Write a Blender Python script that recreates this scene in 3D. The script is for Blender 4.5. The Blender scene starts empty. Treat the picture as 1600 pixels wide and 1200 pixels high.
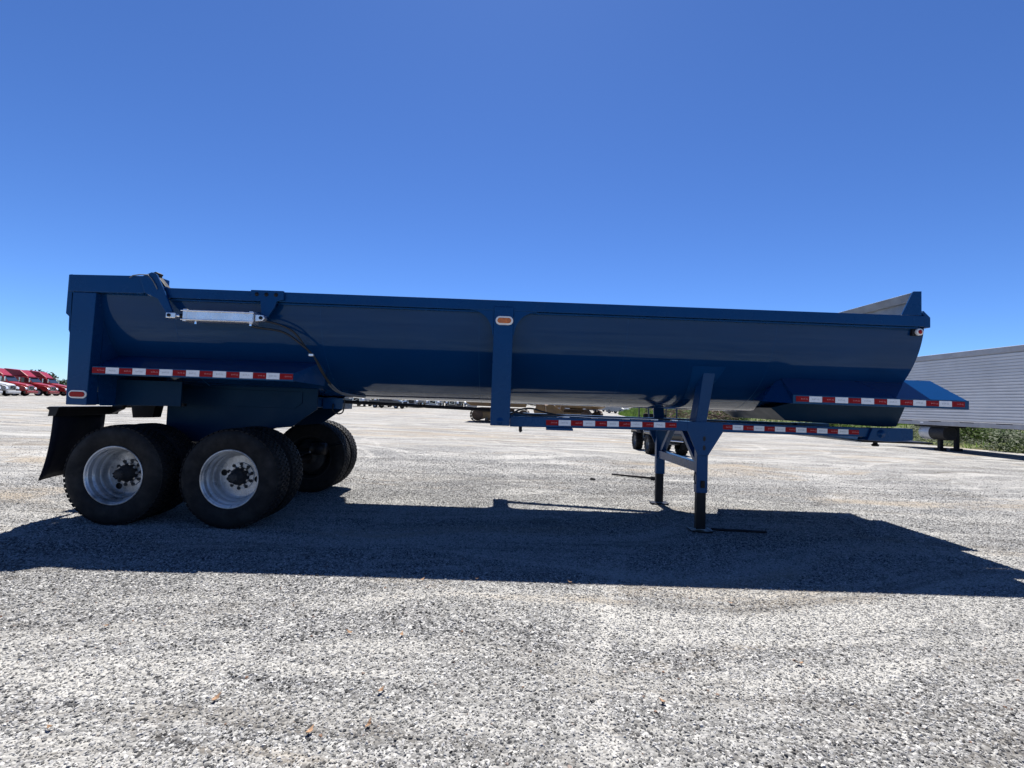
import bpy, bmesh, math, random
from mathutils import Vector, Matrix
random.seed(7)
sc = bpy.context.scene
C = sc.collection

# ------------------------------------------------------------------ camera, sky, sun
LOC = Vector((0.0, -4.75, 1.39))
PITCH, ROLL, YAW = math.radians(2.4), math.radians(2.0), math.radians(-0.5)
fw = Vector((-math.sin(YAW)*math.cos(PITCH), math.cos(YAW)*math.cos(PITCH), math.sin(PITCH)))
rt = Vector((math.cos(YAW), math.sin(YAW), 0)); up = rt.cross(fw)
rt2 = rt*math.cos(ROLL) + up*math.sin(ROLL); up2 = -rt*math.sin(ROLL) + up*math.cos(ROLL)
cam = bpy.data.cameras.new('camera'); camo = bpy.data.objects.new('camera', cam); C.objects.link(camo)
M = Matrix((rt2, up2, -fw)).transposed().to_4x4(); M.translation = LOC
camo.matrix_world = M
cam.sensor_width = 36; cam.lens = 36*710/1600; cam.clip_start = .05; cam.clip_end = 6000
sc.camera = camo

SUN_DIR = Vector((-.015, .47, 1.0)).normalized()          # from the place to the sun
w = bpy.data.worlds.new('World'); sc.world = w; w.use_nodes = True
nt = w.node_tree; nt.nodes.clear()
out = nt.nodes.new('ShaderNodeOutputWorld'); bg = nt.nodes.new('ShaderNodeBackground')
sky = nt.nodes.new('ShaderNodeTexSky'); sky.sky_type = 'NISHITA'; sky.sun_disc = False
sky.sun_elevation = math.asin(SUN_DIR.z); sky.sun_rotation = math.atan2(SUN_DIR.x, SUN_DIR.y)
sky.altitude = 2000; sky.air_density = 1.0; sky.dust_density = 0.6; sky.ozone_density = 6.0
bg.inputs['Strength'].default_value = 0.05
tint = nt.nodes.new('ShaderNodeMix'); tint.data_type = 'RGBA'; tint.blend_type = 'MULTIPLY'; tint.inputs[0].default_value = 1
tint.inputs[7].default_value = (.60, .735, .91, 1)
gam = nt.nodes.new('ShaderNodeGamma'); gam.inputs['Gamma'].default_value = 1.2
nt.links.new(sky.outputs[0], gam.inputs[0]); nt.links.new(gam.outputs[0], tint.inputs[6]); nt.links.new(tint.outputs[2], bg.inputs['Color']); nt.links.new(bg.outputs[0], out.inputs[0])
sl = bpy.data.lights.new('sun', 'SUN'); sl.energy = 5.0; sl.angle = math.radians(.53); sl.color = (1, .96, .90)
so = bpy.data.objects.new('sun', sl); C.objects.link(so)
so.rotation_euler = (-SUN_DIR).to_track_quat('-Z', 'Y').to_euler()
sc.view_settings.view_transform = 'Standard'; sc.view_settings.look = 'None'
sc.view_settings.exposure = 1.25; sc.view_settings.gamma = 1
try:
    sc.cycles.max_bounces = 6; sc.cycles.diffuse_bounces = 3; sc.cycles.glossy_bounces = 3
    sc.cycles.sample_clamp_indirect = 4
except Exception: pass

# ------------------------------------------------------------------ materials
def nodes(name):
    m = bpy.data.materials.new(name); m.use_nodes = True
    return m, m.node_tree, m.node_tree.nodes['Principled BSDF']
def N(t, kind, **kw):
    n = t.nodes.new(kind)
    for k, v in kw.items():
        if k in n.inputs: n.inputs[k].default_value = v
        else: setattr(n, k, v)
    return n
def ramp(t, src, stops, interp='LINEAR'):
    r = t.nodes.new('ShaderNodeValToRGB'); r.color_ramp.interpolation = interp
    e = r.color_ramp.elements
    while len(e) < len(stops): e.new(.5)
    for i, (p, c) in enumerate(stops):
        e[i].position = p; e[i].color = (*c, 1) if len(c) == 3 else c
    t.links.new(src, r.inputs[0]); return r.outputs[0]
def mixc(t, fac, a, b, mode='MIX'):
    m = t.nodes.new('ShaderNodeMix'); m.data_type = 'RGBA'; m.blend_type = mode
    for s, v in ((m.inputs[0], fac), (m.inputs[6], a), (m.inputs[7], b)):
        if hasattr(v, 'links') or hasattr(v, 'is_output'): t.links.new(v, s)
        else: s.default_value = v if isinstance(v, (int, float)) else (*v, 1)
    return m.outputs[2]
def math_(t, op, a, b=None):
    m = t.nodes.new('ShaderNodeMath'); m.operation = op
    for i, v in enumerate((a, b)):
        if v is None: continue
        if isinstance(v, (int, float)): m.inputs[i].default_value = v
        else: t.links.new(v, m.inputs[i])
    return m.outputs[0]
def pos(t, scale=(1, 1, 1), rotz=0, obj=False):
    if obj: s = t.nodes.new('ShaderNodeTexCoord').outputs['Object']
    else: s = t.nodes.new('ShaderNodeNewGeometry').outputs['Position']
    mp = t.nodes.new('ShaderNodeMapping'); mp.inputs['Scale'].default_value = scale
    mp.inputs['Rotation'].default_value = (0, 0, rotz)
    t.links.new(s, mp.inputs[0]); return mp.outputs[0]
def noise(t, vec, scale, detail=4, rough=.55):
    n = N(t, 'ShaderNodeTexNoise', Scale=scale, Detail=detail, Roughness=rough)
    t.links.new(vec, n.inputs['Vector']); return n.outputs['Fac']
def simple(name, col, rough=.5, metal=0, coat=0, var=.25, scale=6, bump=0, spec=.5, dirt=None, dirt_amt=.3, dirt_lo=.5):
    m, t, b = nodes(name)
    p = pos(t)
    f = noise(t, p, scale, 6)
    lo = tuple(c*(1-var) for c in col); hi = tuple(min(1, c*(1+var)) for c in col)
    c = ramp(t, f, [(.3, lo), (.7, hi)])
    if dirt:
        f2 = ramp(t, noise(t, p, scale*.45, 8, .7), [(dirt_lo, (0, 0, 0)), (dirt_lo+.22, (dirt_amt,)*3)])
        c = mixc(t, f2, c, dirt)
    t.links.new(c, b.inputs['Base Color'])
    rr = ramp(t, noise(t, p, scale*1.7, 5), [(.3, (max(.02, rough*.8),)*3), (.7, (min(1, rough*1.2),)*3)])
    t.links.new(rr, b.inputs['Roughness'])
    b.inputs['Metallic'].default_value = metal
    b.inputs['Coat Weight'].default_value = coat; b.inputs['Coat Roughness'].default_value = .06
    b.inputs['Specular IOR Level'].default_value = spec
    if bump:
        bn = N(t, 'ShaderNodeBump', Strength=bump, Distance=.01)
        t.links.new(noise(t, p, scale*4, 5), bn.inputs['Height']); t.links.new(bn.outputs[0], b.inputs['Normal'])
    return m
def emis(name, col): return simple(name, col)

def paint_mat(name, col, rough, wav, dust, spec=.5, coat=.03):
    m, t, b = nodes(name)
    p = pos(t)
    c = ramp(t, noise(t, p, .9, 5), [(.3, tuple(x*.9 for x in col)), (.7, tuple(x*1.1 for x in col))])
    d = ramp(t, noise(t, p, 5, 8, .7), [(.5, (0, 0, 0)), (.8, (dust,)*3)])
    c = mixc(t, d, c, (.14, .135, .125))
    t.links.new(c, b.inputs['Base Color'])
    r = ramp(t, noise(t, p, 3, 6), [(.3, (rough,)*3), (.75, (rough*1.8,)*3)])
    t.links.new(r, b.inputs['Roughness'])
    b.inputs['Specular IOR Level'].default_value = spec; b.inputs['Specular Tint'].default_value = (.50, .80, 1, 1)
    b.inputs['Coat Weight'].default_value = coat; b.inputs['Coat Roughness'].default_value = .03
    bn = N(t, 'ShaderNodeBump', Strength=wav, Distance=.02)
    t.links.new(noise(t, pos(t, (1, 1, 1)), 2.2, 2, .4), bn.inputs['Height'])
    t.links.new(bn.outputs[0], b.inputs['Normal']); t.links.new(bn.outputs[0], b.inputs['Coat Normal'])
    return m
BLUE = (.002, .028, .100)
m_blue = paint_mat('blue_gloss_paint', BLUE, .06, .05, .006, .30)
m_blue2 = paint_mat('blue_frame_paint', (.0025, .036, .125), .20, .08, .03, .28, 0)
m_blue_shaded = paint_mat('blue_frame_paint_shaded', (.002, .017, .046), .3, .08, .05, .15, 0)  # same trailer blue, darkened: shade under the body put into the base colour
m_steel = simple('worn_bare_steel', (.27, .275, .28), .55, .2, var=.3, scale=4, dirt=(.25, .2, .15), dirt_amt=.5, bump=.1)
m_black = simple('black_frame', (.006, .006, .008), .5, var=.4, scale=9, spec=.25)
m_rubber = simple('tyre_rubber', (.008, .008, .009), .75, var=.35, scale=8, dirt=(.07, .067, .06), dirt_amt=.2, bump=.15, spec=.25)
m_flap = simple('mud_flap_rubber', (.004, .006, .014), .7, var=.3, scale=4, dirt=(.05, .05, .045), dirt_amt=.12, spec=.2)
m_alu = simple('white_rim_paint', (.50, .51, .52), .3, .3, var=.12, scale=5, dirt=(.05, .045, .038), dirt_amt=.85, dirt_lo=.44)
m_drum = simple('brake_drum', (.02, .02, .022), .7, .2, var=.4, scale=12)
m_cyl = simple('silver_aluminium', (.72, .72, .73), .3, .75, var=.08, scale=12)
m_chrome = simple('chrome', (.8, .8, .82), .12, 1, var=.05)
m_hose = simple('black_hose', (.01, .01, .011), .45, var=.2)
m_conduit = simple('grey_conduit', (.12, .13, .14), .6, var=.2)
m_red = simple('tape_red', (.26, .004, .007), .4, var=.15, scale=30, spec=.12)
m_white = simple('tape_white', (.74, .75, .76), .4, var=.06, scale=30, spec=.2)
m_ink = simple('tape_ink_grey', (.14, .145, .16), .5, var=.1)
m_ink2 = simple('tape_ink_pale', (.75, .35, .35), .5, var=.1)
m_bezel = simple('lamp_bezel', (.74, .73, .70), .4, var=.08)
m_redlens = simple('red_lens', (.30, .003, .004), .25, coat=0, var=.15, scale=60, spec=.2)
m_amber = simple('amber_lens', (.55, .14, .008), .2, coat=.2, var=.3, scale=70)
m_nut = simple('lug_nut_steel', (.3, .3, .31), .35, .8, var=.3)

# gravel yard ground ------------------------------------------------------------
def yard_wear(t, p, c, amt_):
    # pale crushed fines, tan dirt, wheel tracks (coordinates warped so that no track runs dead straight)
    wn = N(t, 'ShaderNodeTexNoise', Scale=.11, Detail=3.0, Roughness=.5); t.links.new(p, wn.inputs['Vector'])
    ws = t.nodes.new('ShaderNodeVectorMath'); ws.operation = 'SCALE'; ws.inputs['Scale'].default_value = 5.5; t.links.new(wn.outputs['Color'], ws.inputs[0])
    wa = t.nodes.new('ShaderNodeVectorMath'); wa.operation = 'ADD'; t.links.new(p, wa.inputs[0]); t.links.new(ws.outputs[0], wa.inputs[1])
    def warped(scale, rotz):
        mp = t.nodes.new('ShaderNodeMapping'); mp.inputs['Scale'].default_value = scale; mp.inputs['Rotation'].default_value = (0, 0, rotz)
        t.links.new(wa.outputs[0], mp.inputs[0]); return mp.outputs[0]
    def ring(cx, cy, sc_, lo, hi, amt, col, c):
        sb = t.nodes.new('ShaderNodeVectorMath'); sb.operation = 'DISTANCE'; t.links.new(wa.outputs[0], sb.inputs[0]); sb.inputs[1].default_value = (cx, cy, 0)
        cb_ = t.nodes.new('ShaderNodeCombineXYZ'); t.links.new(sb.outputs['Value'], cb_.inputs[0])
        f = noise(t, cb_.outputs[0], sc_, 4, .7)
        mk = noise(t, pos(t, (1, 1, 0)), .33, 3)
        f = math_(t, 'MULTIPLY', ramp(t, f, [(lo, (0, 0, 0)), (hi, (amt*amt_,)*3)]), ramp(t, mk, [(.42, (0, 0, 0)), (.58, (1, 1, 1))]))
        return mixc(t, f, c, col)
    big = noise(t, pos(t, (.5, 1.1, 1), .12), .7, 6, .6)
    c = mixc(t, ramp(t, big, [(.42, (0, 0, 0)), (.72, (.65*amt_,)*3)]), c, (0.276, 0.272, 0.259))
    trk = noise(t, warped((.07, .9, 1), .10), 1.6, 6, .7)
    c = mixc(t, ramp(t, trk, [(.48, (0, 0, 0)), (.60, (.85*amt_,)*3)]), c, (0.324, 0.318, 0.301))
    c = ring(-7.5, 1.0, 1.9, .55, .64, .8, (0.345, 0.338, 0.321), c)
    c = ring(9.0, 16.0, 1.5, .54, .63, .8, (0.345, 0.338, 0.318), c)
    trk2 = noise(t, warped((.10, .8, 1), -.22), .75, 7, .72)
    c = mixc(t, ramp(t, trk2, [(.525, (0, 0, 0)), (.63, (.95*amt_,)*3)]), c, (0.243, 0.211, 0.169))
    dk = noise(t, warped((.14, 1.4, 1), .05), 1.2, 8, .8)
    c = mixc(t, ramp(t, dk, [(.53, (0, 0, 0)), (.66, (.85*amt_,)*3)]), c, (0.089, 0.080, 0.069))
    return c
def ground_mat():
    m, t, b = nodes('gravel_ground')
    p = pos(t)
    v = N(t, 'ShaderNodeTexVoronoi', Scale=62.0); t.links.new(p, v.inputs['Vector'])
    v2 = N(t, 'ShaderNodeTexVoronoi', Scale=24.0); t.links.new(p, v2.inputs['Vector'])
    sep = t.nodes.new('ShaderNodeSeparateColor'); t.links.new(v.outputs['Color'], sep.inputs[0])
    fine = ramp(t, sep.outputs[0], [(0, (0.034, 0.034, 0.036)), (.35, (0.118, 0.118, 0.118)), (.7, (0.227, 0.227, 0.225)), (1, (0.372, 0.370, 0.358))])
    sep2 = t.nodes.new('ShaderNodeSeparateColor'); t.links.new(v2.outputs['Color'], sep2.inputs[0])
    mid = ramp(t, sep2.outputs[1], [(0, (.5,)*3), (1, (1.25,)*3)])
    c = mixc(t, .7, fine, mid, 'MULTIPLY')
    c = yard_wear(t, p, c, 1.0)
    t.links.new(c, b.inputs['Base Color'])
    b.inputs['Roughness'].default_value = .95; b.inputs['Specular IOR Level'].default_value = .15
    h = math_(t, 'ADD', math_(t, 'MULTIPLY', v.outputs['Distance'], -1.0), math_(t, 'MULTIPLY', v2.outputs['Distance'], -.9))
    h = math_(t, 'ADD', h, math_(t, 'MULTIPLY', noise(t, p, 9, 6), 1.2))
    bn = N(t, 'ShaderNodeBump', Strength=.9, Distance=.012); t.links.new(h, bn.inputs['Height'])
    t.links.new(bn.outputs[0], b.inputs['Normal'])
    return m
m_ground = ground_mat()
def stone_mat():
    m, t, b = nodes('gravel_stone')
    oi = t.nodes.new('ShaderNodeObjectInfo')
    c = ramp(t, oi.outputs['Random'], [(0, (0.011, 0.011, 0.012)), (.16, (0.044, 0.044, 0.045)), (.34, (0.116, 0.116, 0.114)), (.58, (0.262, 0.260, 0.254)), (.990, (0.418, 0.412, 0.400)), (.996, (0.136, 0.078, 0.051))])
    p = pos(t)
    c = mixc(t, .6, c, ramp(t, noise(t, p, 90, 4), [(.3, (.7,)*3), (.7, (1.15,)*3)]), 'MULTIPLY')
    c = yard_wear(t, p, c, .38)
    t.links.new(c, b.inputs['Base Color']); b.inputs['Roughness'].default_value = .9
    b.inputs['Specular IOR Level'].default_value = .2
    return m
m_stone = stone_mat()

# ------------------------------------------------------------------ mesh helpers
class MB:
    def __init__(s): s.v = []; s.f = []; s.mi = []; s.sm = []
    def add(s, vs, fs, mi=0, smooth=False):
        o = len(s.v); s.v += [tuple(v) for v in vs]
        for f in fs: s.f.append(tuple(i+o for i in f)); s.mi.append(mi); s.sm.append(smooth)
        return s
    def box(s, x0, x1, y0, y1, z0, z1, mi=0):
        return s.add([(x, y, z) for x in (x0, x1) for y in (y0, y1) for z in (z0, z1)],
                     [(0, 1, 3, 2), (4, 6, 7, 5), (0, 4, 5, 1), (2, 3, 7, 6), (0, 2, 6, 4), (1, 5, 7, 3)], mi)
    def hexa(s, a, b, mi=0):           # two quads (4 points each) joined
        return s.add(list(a)+list(b), [(3, 2, 1, 0), (4, 5, 6, 7), (0, 1, 5, 4), (1, 2, 6, 5), (2, 3, 7, 6), (3, 0, 4, 7)], mi)
    def prism(s, poly, y0, y1, axis='y', mi=0):   # poly of (a, b); extruded along an axis
        n = len(poly)
        def P(a, b, c): return {'y': (a, c, b), 'x': (c, a, b), 'z': (a, b, c)}[axis]
        vs = [P(a, b, y0) for a, b in poly] + [P(a, b, y1) for a, b in poly]
        fs = [tuple(range(n)), tuple(range(2*n-1, n-1, -1))] + [(i, i+n, (i+1) % n+n, (i+1) % n) for i in range(n)]
        return s.add(vs, fs, mi)
    def tube(s, pts, r, n=8, mi=0, cap=True):
        pts = [Vector(p) for p in pts]; rs = r if isinstance(r, (list, tuple)) else [r]*len(pts)
        vs = []; fs = []
        u = None
        for i, p in enumerate(pts):
            d = (pts[min(i+1, len(pts)-1)]-pts[max(i-1, 0)]).normalized()
            if u is None:
                u = d.orthogonal().normalized()
            else:
                u = (u-d*u.dot(d)).normalized()
            v = d.cross(u)
            for k in range(n):
                a = 2*math.pi*k/n; vs.append(p+(u*math.cos(a)+v*math.sin(a))*rs[i])
        for i in range(len(pts)-1):
            for k in range(n): fs.append((i*n+k, i*n+(k+1) % n, (i+1)*n+(k+1) % n, (i+1)*n+k))
        s.add(vs, fs, mi, True)
        if cap:
            s.add(vs[:n], [tuple(range(n-1, -1, -1))], mi); s.add(vs[-n:], [tuple(range(n))], mi)
        return s
    def lathe(s, prof, n=48, c=(0, 0, 0), axis='y', mi=0, closed=False, smooth=True):
        vs = []; fs = []
        for r, h in prof:
            for k in range(n):
                a = 2*math.pi*k/n; x, z = r*math.cos(a), r*math.sin(a)
                q = {'y': (x, h, z), 'x': (h, x, z), 'z': (x, z, h)}[axis]
                vs.append((q[0]+c[0], q[1]+c[1], q[2]+c[2]))
        m = len(prof)
        for i in range(m if closed else m-1):
            j = (i+1) % m
            for k in range(n): fs.append((i*n+k, i*n+(k+1) % n, j*n+(k+1) % n, j*n+k))
        return s.add(vs, fs, mi, smooth)
    def disc(s, c, r, axis='y', n=24, mi=0):
        vs = []
        for k in range(n):
            a = 2*math.pi*k/n; x, z = r*math.cos(a), r*math.sin(a)
            q = {'y': (x, 0, z), 'x': (0, x, z), 'z': (x, z, 0)}[axis]
            vs.append((q[0]+c[0], q[1]+c[1], q[2]+c[2]))
        return s.add(vs, [tuple(range(n))], mi)
    def mesh(s, name, mats):
        me = bpy.data.meshes.new(name); me.from_pydata(s.v, [], s.f)
        for m in (mats if isinstance(mats, (list, tuple)) else [mats]): me.materials.append(m)
        me.polygons.foreach_set('material_index', s.mi); me.polygons.foreach_set('use_smooth', s.sm)
        bm = bmesh.new(); bm.from_mesh(me); bmesh.ops.recalc_face_normals(bm, faces=bm.faces); bm.to_mesh(me); bm.free()
        me.update(); return me
    def build(s, name, mats, parent=None, bevel=0, loc=(0, 0, 0), rot=(0, 0, 0)):
        return link(name, s.mesh(name, mats), parent, bevel, loc, rot)
def link(name, me, parent=None, bevel=0, loc=(0, 0, 0), rot=(0, 0, 0)):
    o = bpy.data.objects.new(name, me); C.objects.link(o); o.parent = parent
    o.location = loc; o.rotation_euler = rot
    if bevel:
        b = o.modifiers.new('bevel', 'BEVEL'); b.width = bevel; b.segments = 2; b.limit_method = 'ANGLE'; b.angle_limit = math.radians(40)
        b.harden_normals = False
    return o
def tag(o, label, cat, group=None):
    o['label'] = label; o['category'] = cat
    if group: o['group'] = group
    return o
def empty(name, loc=(0, 0, 0), rz=0):
    o = bpy.data.objects.new(name, None); C.objects.link(o); o.location = loc; o.rotation_euler = (0, 0, rz); o.empty_display_size = .2
    return o
def copy_tree(o, parent=None):
    c = o.copy(); C.objects.link(c); c.parent = parent
    for ch in list(o.children): copy_tree(ch, c)
    return c

# ------------------------------------------------------------------ ground
random.seed(3)
def yard():
    n = 60
    def g(i):        # denser near the camera
        a = (i/n)*2-1; return math.copysign(abs(a)**3.2, a)*3000
    vs = []; fs = []
    for j in range(n+1):
        for i in range(n+1): vs.append((g(i), g(j)+6, 0))
    for j in range(n):
        for i in range(n): fs.append((j*(n+1)+i, j*(n+1)+i+1, (j+1)*(n+1)+i+1, (j+1)*(n+1)+i))
    o = MB().add(vs, fs).build('gravel_yard', m_ground); o['kind'] = 'structure'
yard()

def gravel():
    # one sheet of points over the near yard, denser towards the camera side; stones are instanced by geometry nodes
    mb = MB(); xs = [-9, -6, -3, 0, 3, 6, 9]; rows = [(-6.2, 9), (-3.6, 9), (-2.2, 9), (-1.0, 9), (.4, 9), (2, 10), (4, 12), (6, 13), (8, 14)]
    vs = []; fs = []
    for y, hw in rows:
        for k in range(9): vs.append((-hw+2*hw*k/8, y, 0.0))
    for j in range(len(rows)-1):
        for k in range(8): fs.append((j*9+k, j*9+k+1, (j+1)*9+k+1, (j+1)*9+k))
    mb.add(vs, fs)
    me = mb.mesh('gravel', m_stone)
    at = me.attributes.new('dens', 'FLOAT', 'POINT'); av = me.attributes.new('size', 'FLOAT', 'POINT')
    for i, v in enumerate(me.vertices):
        d = abs(v.co.x)
        near = (1 if v.co.y < .3 else max(0, 1-(v.co.y-.3)/7.6)**1.6)
        side = 1 if d < 4.5 else max(.1, 1-(d-4.5)/4)
        if v.co.y < -5: near = .15
        at.data[i].value = 7600*near*side; av.data[i].value = 1.0 + (max(0, v.co.y)*.05)
    o = link('gravel', me); o['kind'] = 'stuff'
    ng = bpy.data.node_groups.new('gravel_scatter', 'GeometryNodeTree')
    ng.interface.new_socket('Geometry', in_out='INPUT', socket_type='NodeSocketGeometry')
    ng.interface.new_socket('Geometry', in_out='OUTPUT', socket_type='NodeSocketGeometry')
    L = ng.links.new; nn = ng.nodes.new
    gi = nn('NodeGroupInput'); go = nn('NodeGroupOutput')
    dp = nn('GeometryNodeDistributePointsOnFaces'); dp.distribute_method = 'RANDOM'
    da = nn('GeometryNodeInputNamedAttribute'); da.data_type = 'FLOAT'; da.inputs['Name'].default_value = 'dens'
    nz = nn('ShaderNodeTexNoise'); nz.inputs['Scale'].default_value = .9; nz.inputs['Detail'].default_value = 4
    mr = nn('ShaderNodeMapRange'); mr.inputs[1].default_value = .3; mr.inputs[2].default_value = .65; mr.inputs[3].default_value = .35; mr.inputs[4].default_value = 1.25
    L(nz.outputs[0], mr.inputs[0])
    mu = nn('ShaderNodeMath'); mu.operation = 'MULTIPLY'; L(da.outputs[0], mu.inputs[0]); L(mr.outputs[0], mu.inputs[1])
    L(gi.outputs[0], dp.inputs['Mesh']); L(mu.outputs[0], dp.inputs['Density'])
    join = nn('GeometryNodeJoinGeometry')
    for k in range(4):
        ico = nn('GeometryNodeMeshIcoSphere'); ico.inputs['Radius'].default_value = 1; ico.inputs['Subdivisions'].default_value = 1 if k < 2 else 2
        sp = nn('GeometryNodeSetPosition'); n2 = nn('ShaderNodeTexNoise'); n2.noise_dimensions = '4D'
        n2.inputs['W'].default_value = k*3.7; n2.inputs['Scale'].default_value = .9; n2.inputs['Detail'].default_value = 2
        vm = nn('ShaderNodeVectorMath'); vm.operation = 'SUBTRACT'; vm.inputs[1].default_value = (.5, .5, .5); L(n2.outputs['Color'], vm.inputs[0])
        vs_ = nn('ShaderNodeVectorMath'); vs_.operation = 'SCALE'; vs_.inputs['Scale'].default_value = 1.9; L(vm.outputs[0], vs_.inputs[0])
        L(ico.outputs[0], sp.inputs[0]); L(vs_.outputs[0], sp.inputs['Offset'])
        tr = nn('GeometryNodeTransform'); tr.inputs['Scale'].default_value = [(1, .85, .8), (1.1, .75, .85), (.95, .9, .7), (1.2, .8, .8)][k]
        L(sp.outputs[0], tr.inputs[0])
        ma = nn('GeometryNodeSetMaterial'); ma.inputs['Material'].default_value = m_stone; L(tr.outputs[0], ma.inputs[0])
        g2 = nn('GeometryNodeGeometryToInstance'); L(ma.outputs[0], g2.inputs[0]); L(g2.outputs[0], join.inputs[0])
    ip = nn('GeometryNodeInstanceOnPoints'); ip.inputs['Pick Instance'].default_value = True
    L(dp.outputs['Points'], ip.inputs['Points']); L(join.outputs[0], ip.inputs['Instance'])
    rr = nn('FunctionNodeRandomValue'); rr.data_type = 'FLOAT_VECTOR'; rr.inputs[1].default_value = (.7, .7, 6.28); rr.inputs[0].default_value = (-.7, -.7, 0)
    L(rr.outputs[0], ip.inputs['Rotation'])
    rs = nn('FunctionNodeRandomValue'); rs.data_type = 'FLOAT'; rs.inputs[2].default_value = 0; rs.inputs[3].default_value = 1; rs.inputs['Seed'].default_value = 5
    pw = nn('ShaderNodeMath'); pw.operation = 'POWER'; pw.inputs[1].default_value = 5; L(rs.outputs[1], pw.inputs[0])
    sz = nn('ShaderNodeMapRange'); sz.inputs[3].default_value = .0038; sz.inputs[4].default_value = .0100; L(pw.outputs[0], sz.inputs[0])
    sa = nn('GeometryNodeInputNamedAttribute'); sa.data_type = 'FLOAT'; sa.inputs['Name'].default_value = 'size'
    m3 = nn('ShaderNodeMath'); m3.operation = 'MULTIPLY'; L(sz.outputs[0], m3.inputs[0]); L(sa.outputs[0], m3.inputs[1])
    L(m3.outputs[0], ip.inputs['Scale'])
    L(ip.outputs[0], go.inputs[0])
    md = o.modifiers.new('scatter', 'NODES'); md.node_group = ng
gravel()

# ------------------------------------------------------------------ the blue dump trailer
T = empty('dump_trailer', (-.07, 1.2, 0))
tag(T, 'long dark blue half-round end dump trailer with red and white tape along its side', 'trailer')
TI = Matrix.Translation((.07, -1.2, 0))
def P(name, mb, mats, parent=None, bevel=.004):
    o = mb.build(name, mats, parent or T, bevel)
    if parent is None: o.location = (.07, -1.2, 0)
    return o
YC = 1.2
def mir(mb):        # the same part on the far side
    r = MB(); r.v = [(x, 2*YC-y, z) for x, y, z in mb.v]; r.f = [tuple(reversed(f)) for f in mb.f]; r.mi = list(mb.mi); r.sm = list(mb.sm); return r
def both(name, mb, mats, bevel=.004):
    return P(name, mb, mats, None, bevel), P(name, mir(mb), mats, None, bevel)

RX, RZ, ZC = 1.15, 1.075, 2.46
def xfront(z): return 4.445
def prof(t): return YC-RX*math.cos(t), ZC-RZ*math.sin(t)
def tub():
    mb = MB(); nt_, nx = 56, 60; vs = []; fs = []
    for i in range(nt_+1):
        t = .07+(math.pi-.14)*i/nt_; y, z = prof(t); xf = xfront(z)
        for k in range(nx+1): vs.append((-4.34+(xf+4.34)*k/nx, y, z))
    for i in range(nt_):
        for k in range(nx): fs.append((i*(nx+1)+k, i*(nx+1)+k+1, (i+1)*(nx+1)+k+1, (i+1)*(nx+1)+k))
    mb.add(vs, fs, 0, True)
    me = mb.mesh('tub', [m_blue, m_steel])
    bm = bmesh.new(); bm.from_mesh(me)
    for f in bm.faces:           # outward normals
        c = f.calc_center_median()
        if f.normal.dot(Vector((0, c.y-YC, c.z-ZC))) < 0: f.normal_flip()
    bm.to_mesh(me); bm.free()
    o = link('tub', me, T, loc=(.07, -1.2, 0))
    sd = o.modifiers.new('thickness', 'SOLIDIFY'); sd.thickness = .006; sd.offset = -1; sd.material_offset = 1; sd.material_offset_rim = 0
    es = o.modifiers.new('edges', 'EDGE_SPLIT'); es.split_angle = math.radians(40)
    # front head: closes the tub along the sloping nose
    mb = MB(); rows = []; nz, ny = 26, 14; vs = []; fs = []
    for i in range(nz+1):
        z = 1.40+(2.38-1.40)*i/nz
        yw = RX*math.sqrt(max(0, 1-((ZC-z)/RZ)**2))
        for k in range(ny+1): vs.append((xfront(z)-.004, YC-yw+2*yw*k/ny, z))
    for i in range(nz):
        for k in range(ny): fs.append((i*(ny+1)+k, i*(ny+1)+k+1, (i+1)*(ny+1)+k+1, (i+1)*(ny+1)+k))
    mb.add(vs, fs, 0, True); o2 = P('front_head', mb, [m_blue, m_steel], None, 0)
    sd = o2.modifiers.new('thickness', 'SOLIDIFY'); sd.thickness = .006; sd.offset = 0
    # weld seams round the tub
    for x in (-3.58, -2.02, -.33, 1.26, 2.86):
        s = MB(); a = []; b = []
        for i in range(29):
            t = .12+(math.pi-.24)*i/28; y, z = YC-(RX+.0015)*math.cos(t), ZC-(RZ+.0015)*math.sin(t)
            a.append((x-.004, y, z)); b.append((x+.004, y, z))
        s.add(a+b, [(i, i+1, 29+i+1, 29+i) for i in range(28)], 0, True); P('weld_seam', s, m_blue2, None, 0)
tub()

# top rails
both('top_rail', MB().prism([(-3.697, 2.365), (4.40, 2.352), (4.40, 2.468), (-3.697, 2.470)], .0, .12), m_blue2, .006)
both('rail_lip', MB().prism([(-3.60, 2.345), (4.38, 2.332), (4.38, 2.349), (-3.60, 2.362)], .03, .11), m_blue2, .002)
# rear side header and rear posts
both('rear_header', MB().prism([(-4.61, 2.39), (-3.84, 2.395), (-3.70, 2.47), (-3.70, 2.585), (-4.59, 2.57), (-4.61, 2.55)], -.02, .16), m_blue2, .008)
both('rear_post', MB().prism([(-4.555, 1.215), (-4.345, 1.215), (-4.325, 2.388), (-4.58, 2.388)], -.012, .11), m_blue2, .006)
P('rear_top_beam', MB().box(-4.60, -4.36, .165, 2.235, 2.40, 2.56), m_blue2)
P('rear_sill_beam', MB().box(-4.54, -4.36, .115, 2.285, 1.22, 1.36), m_blue2)
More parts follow.
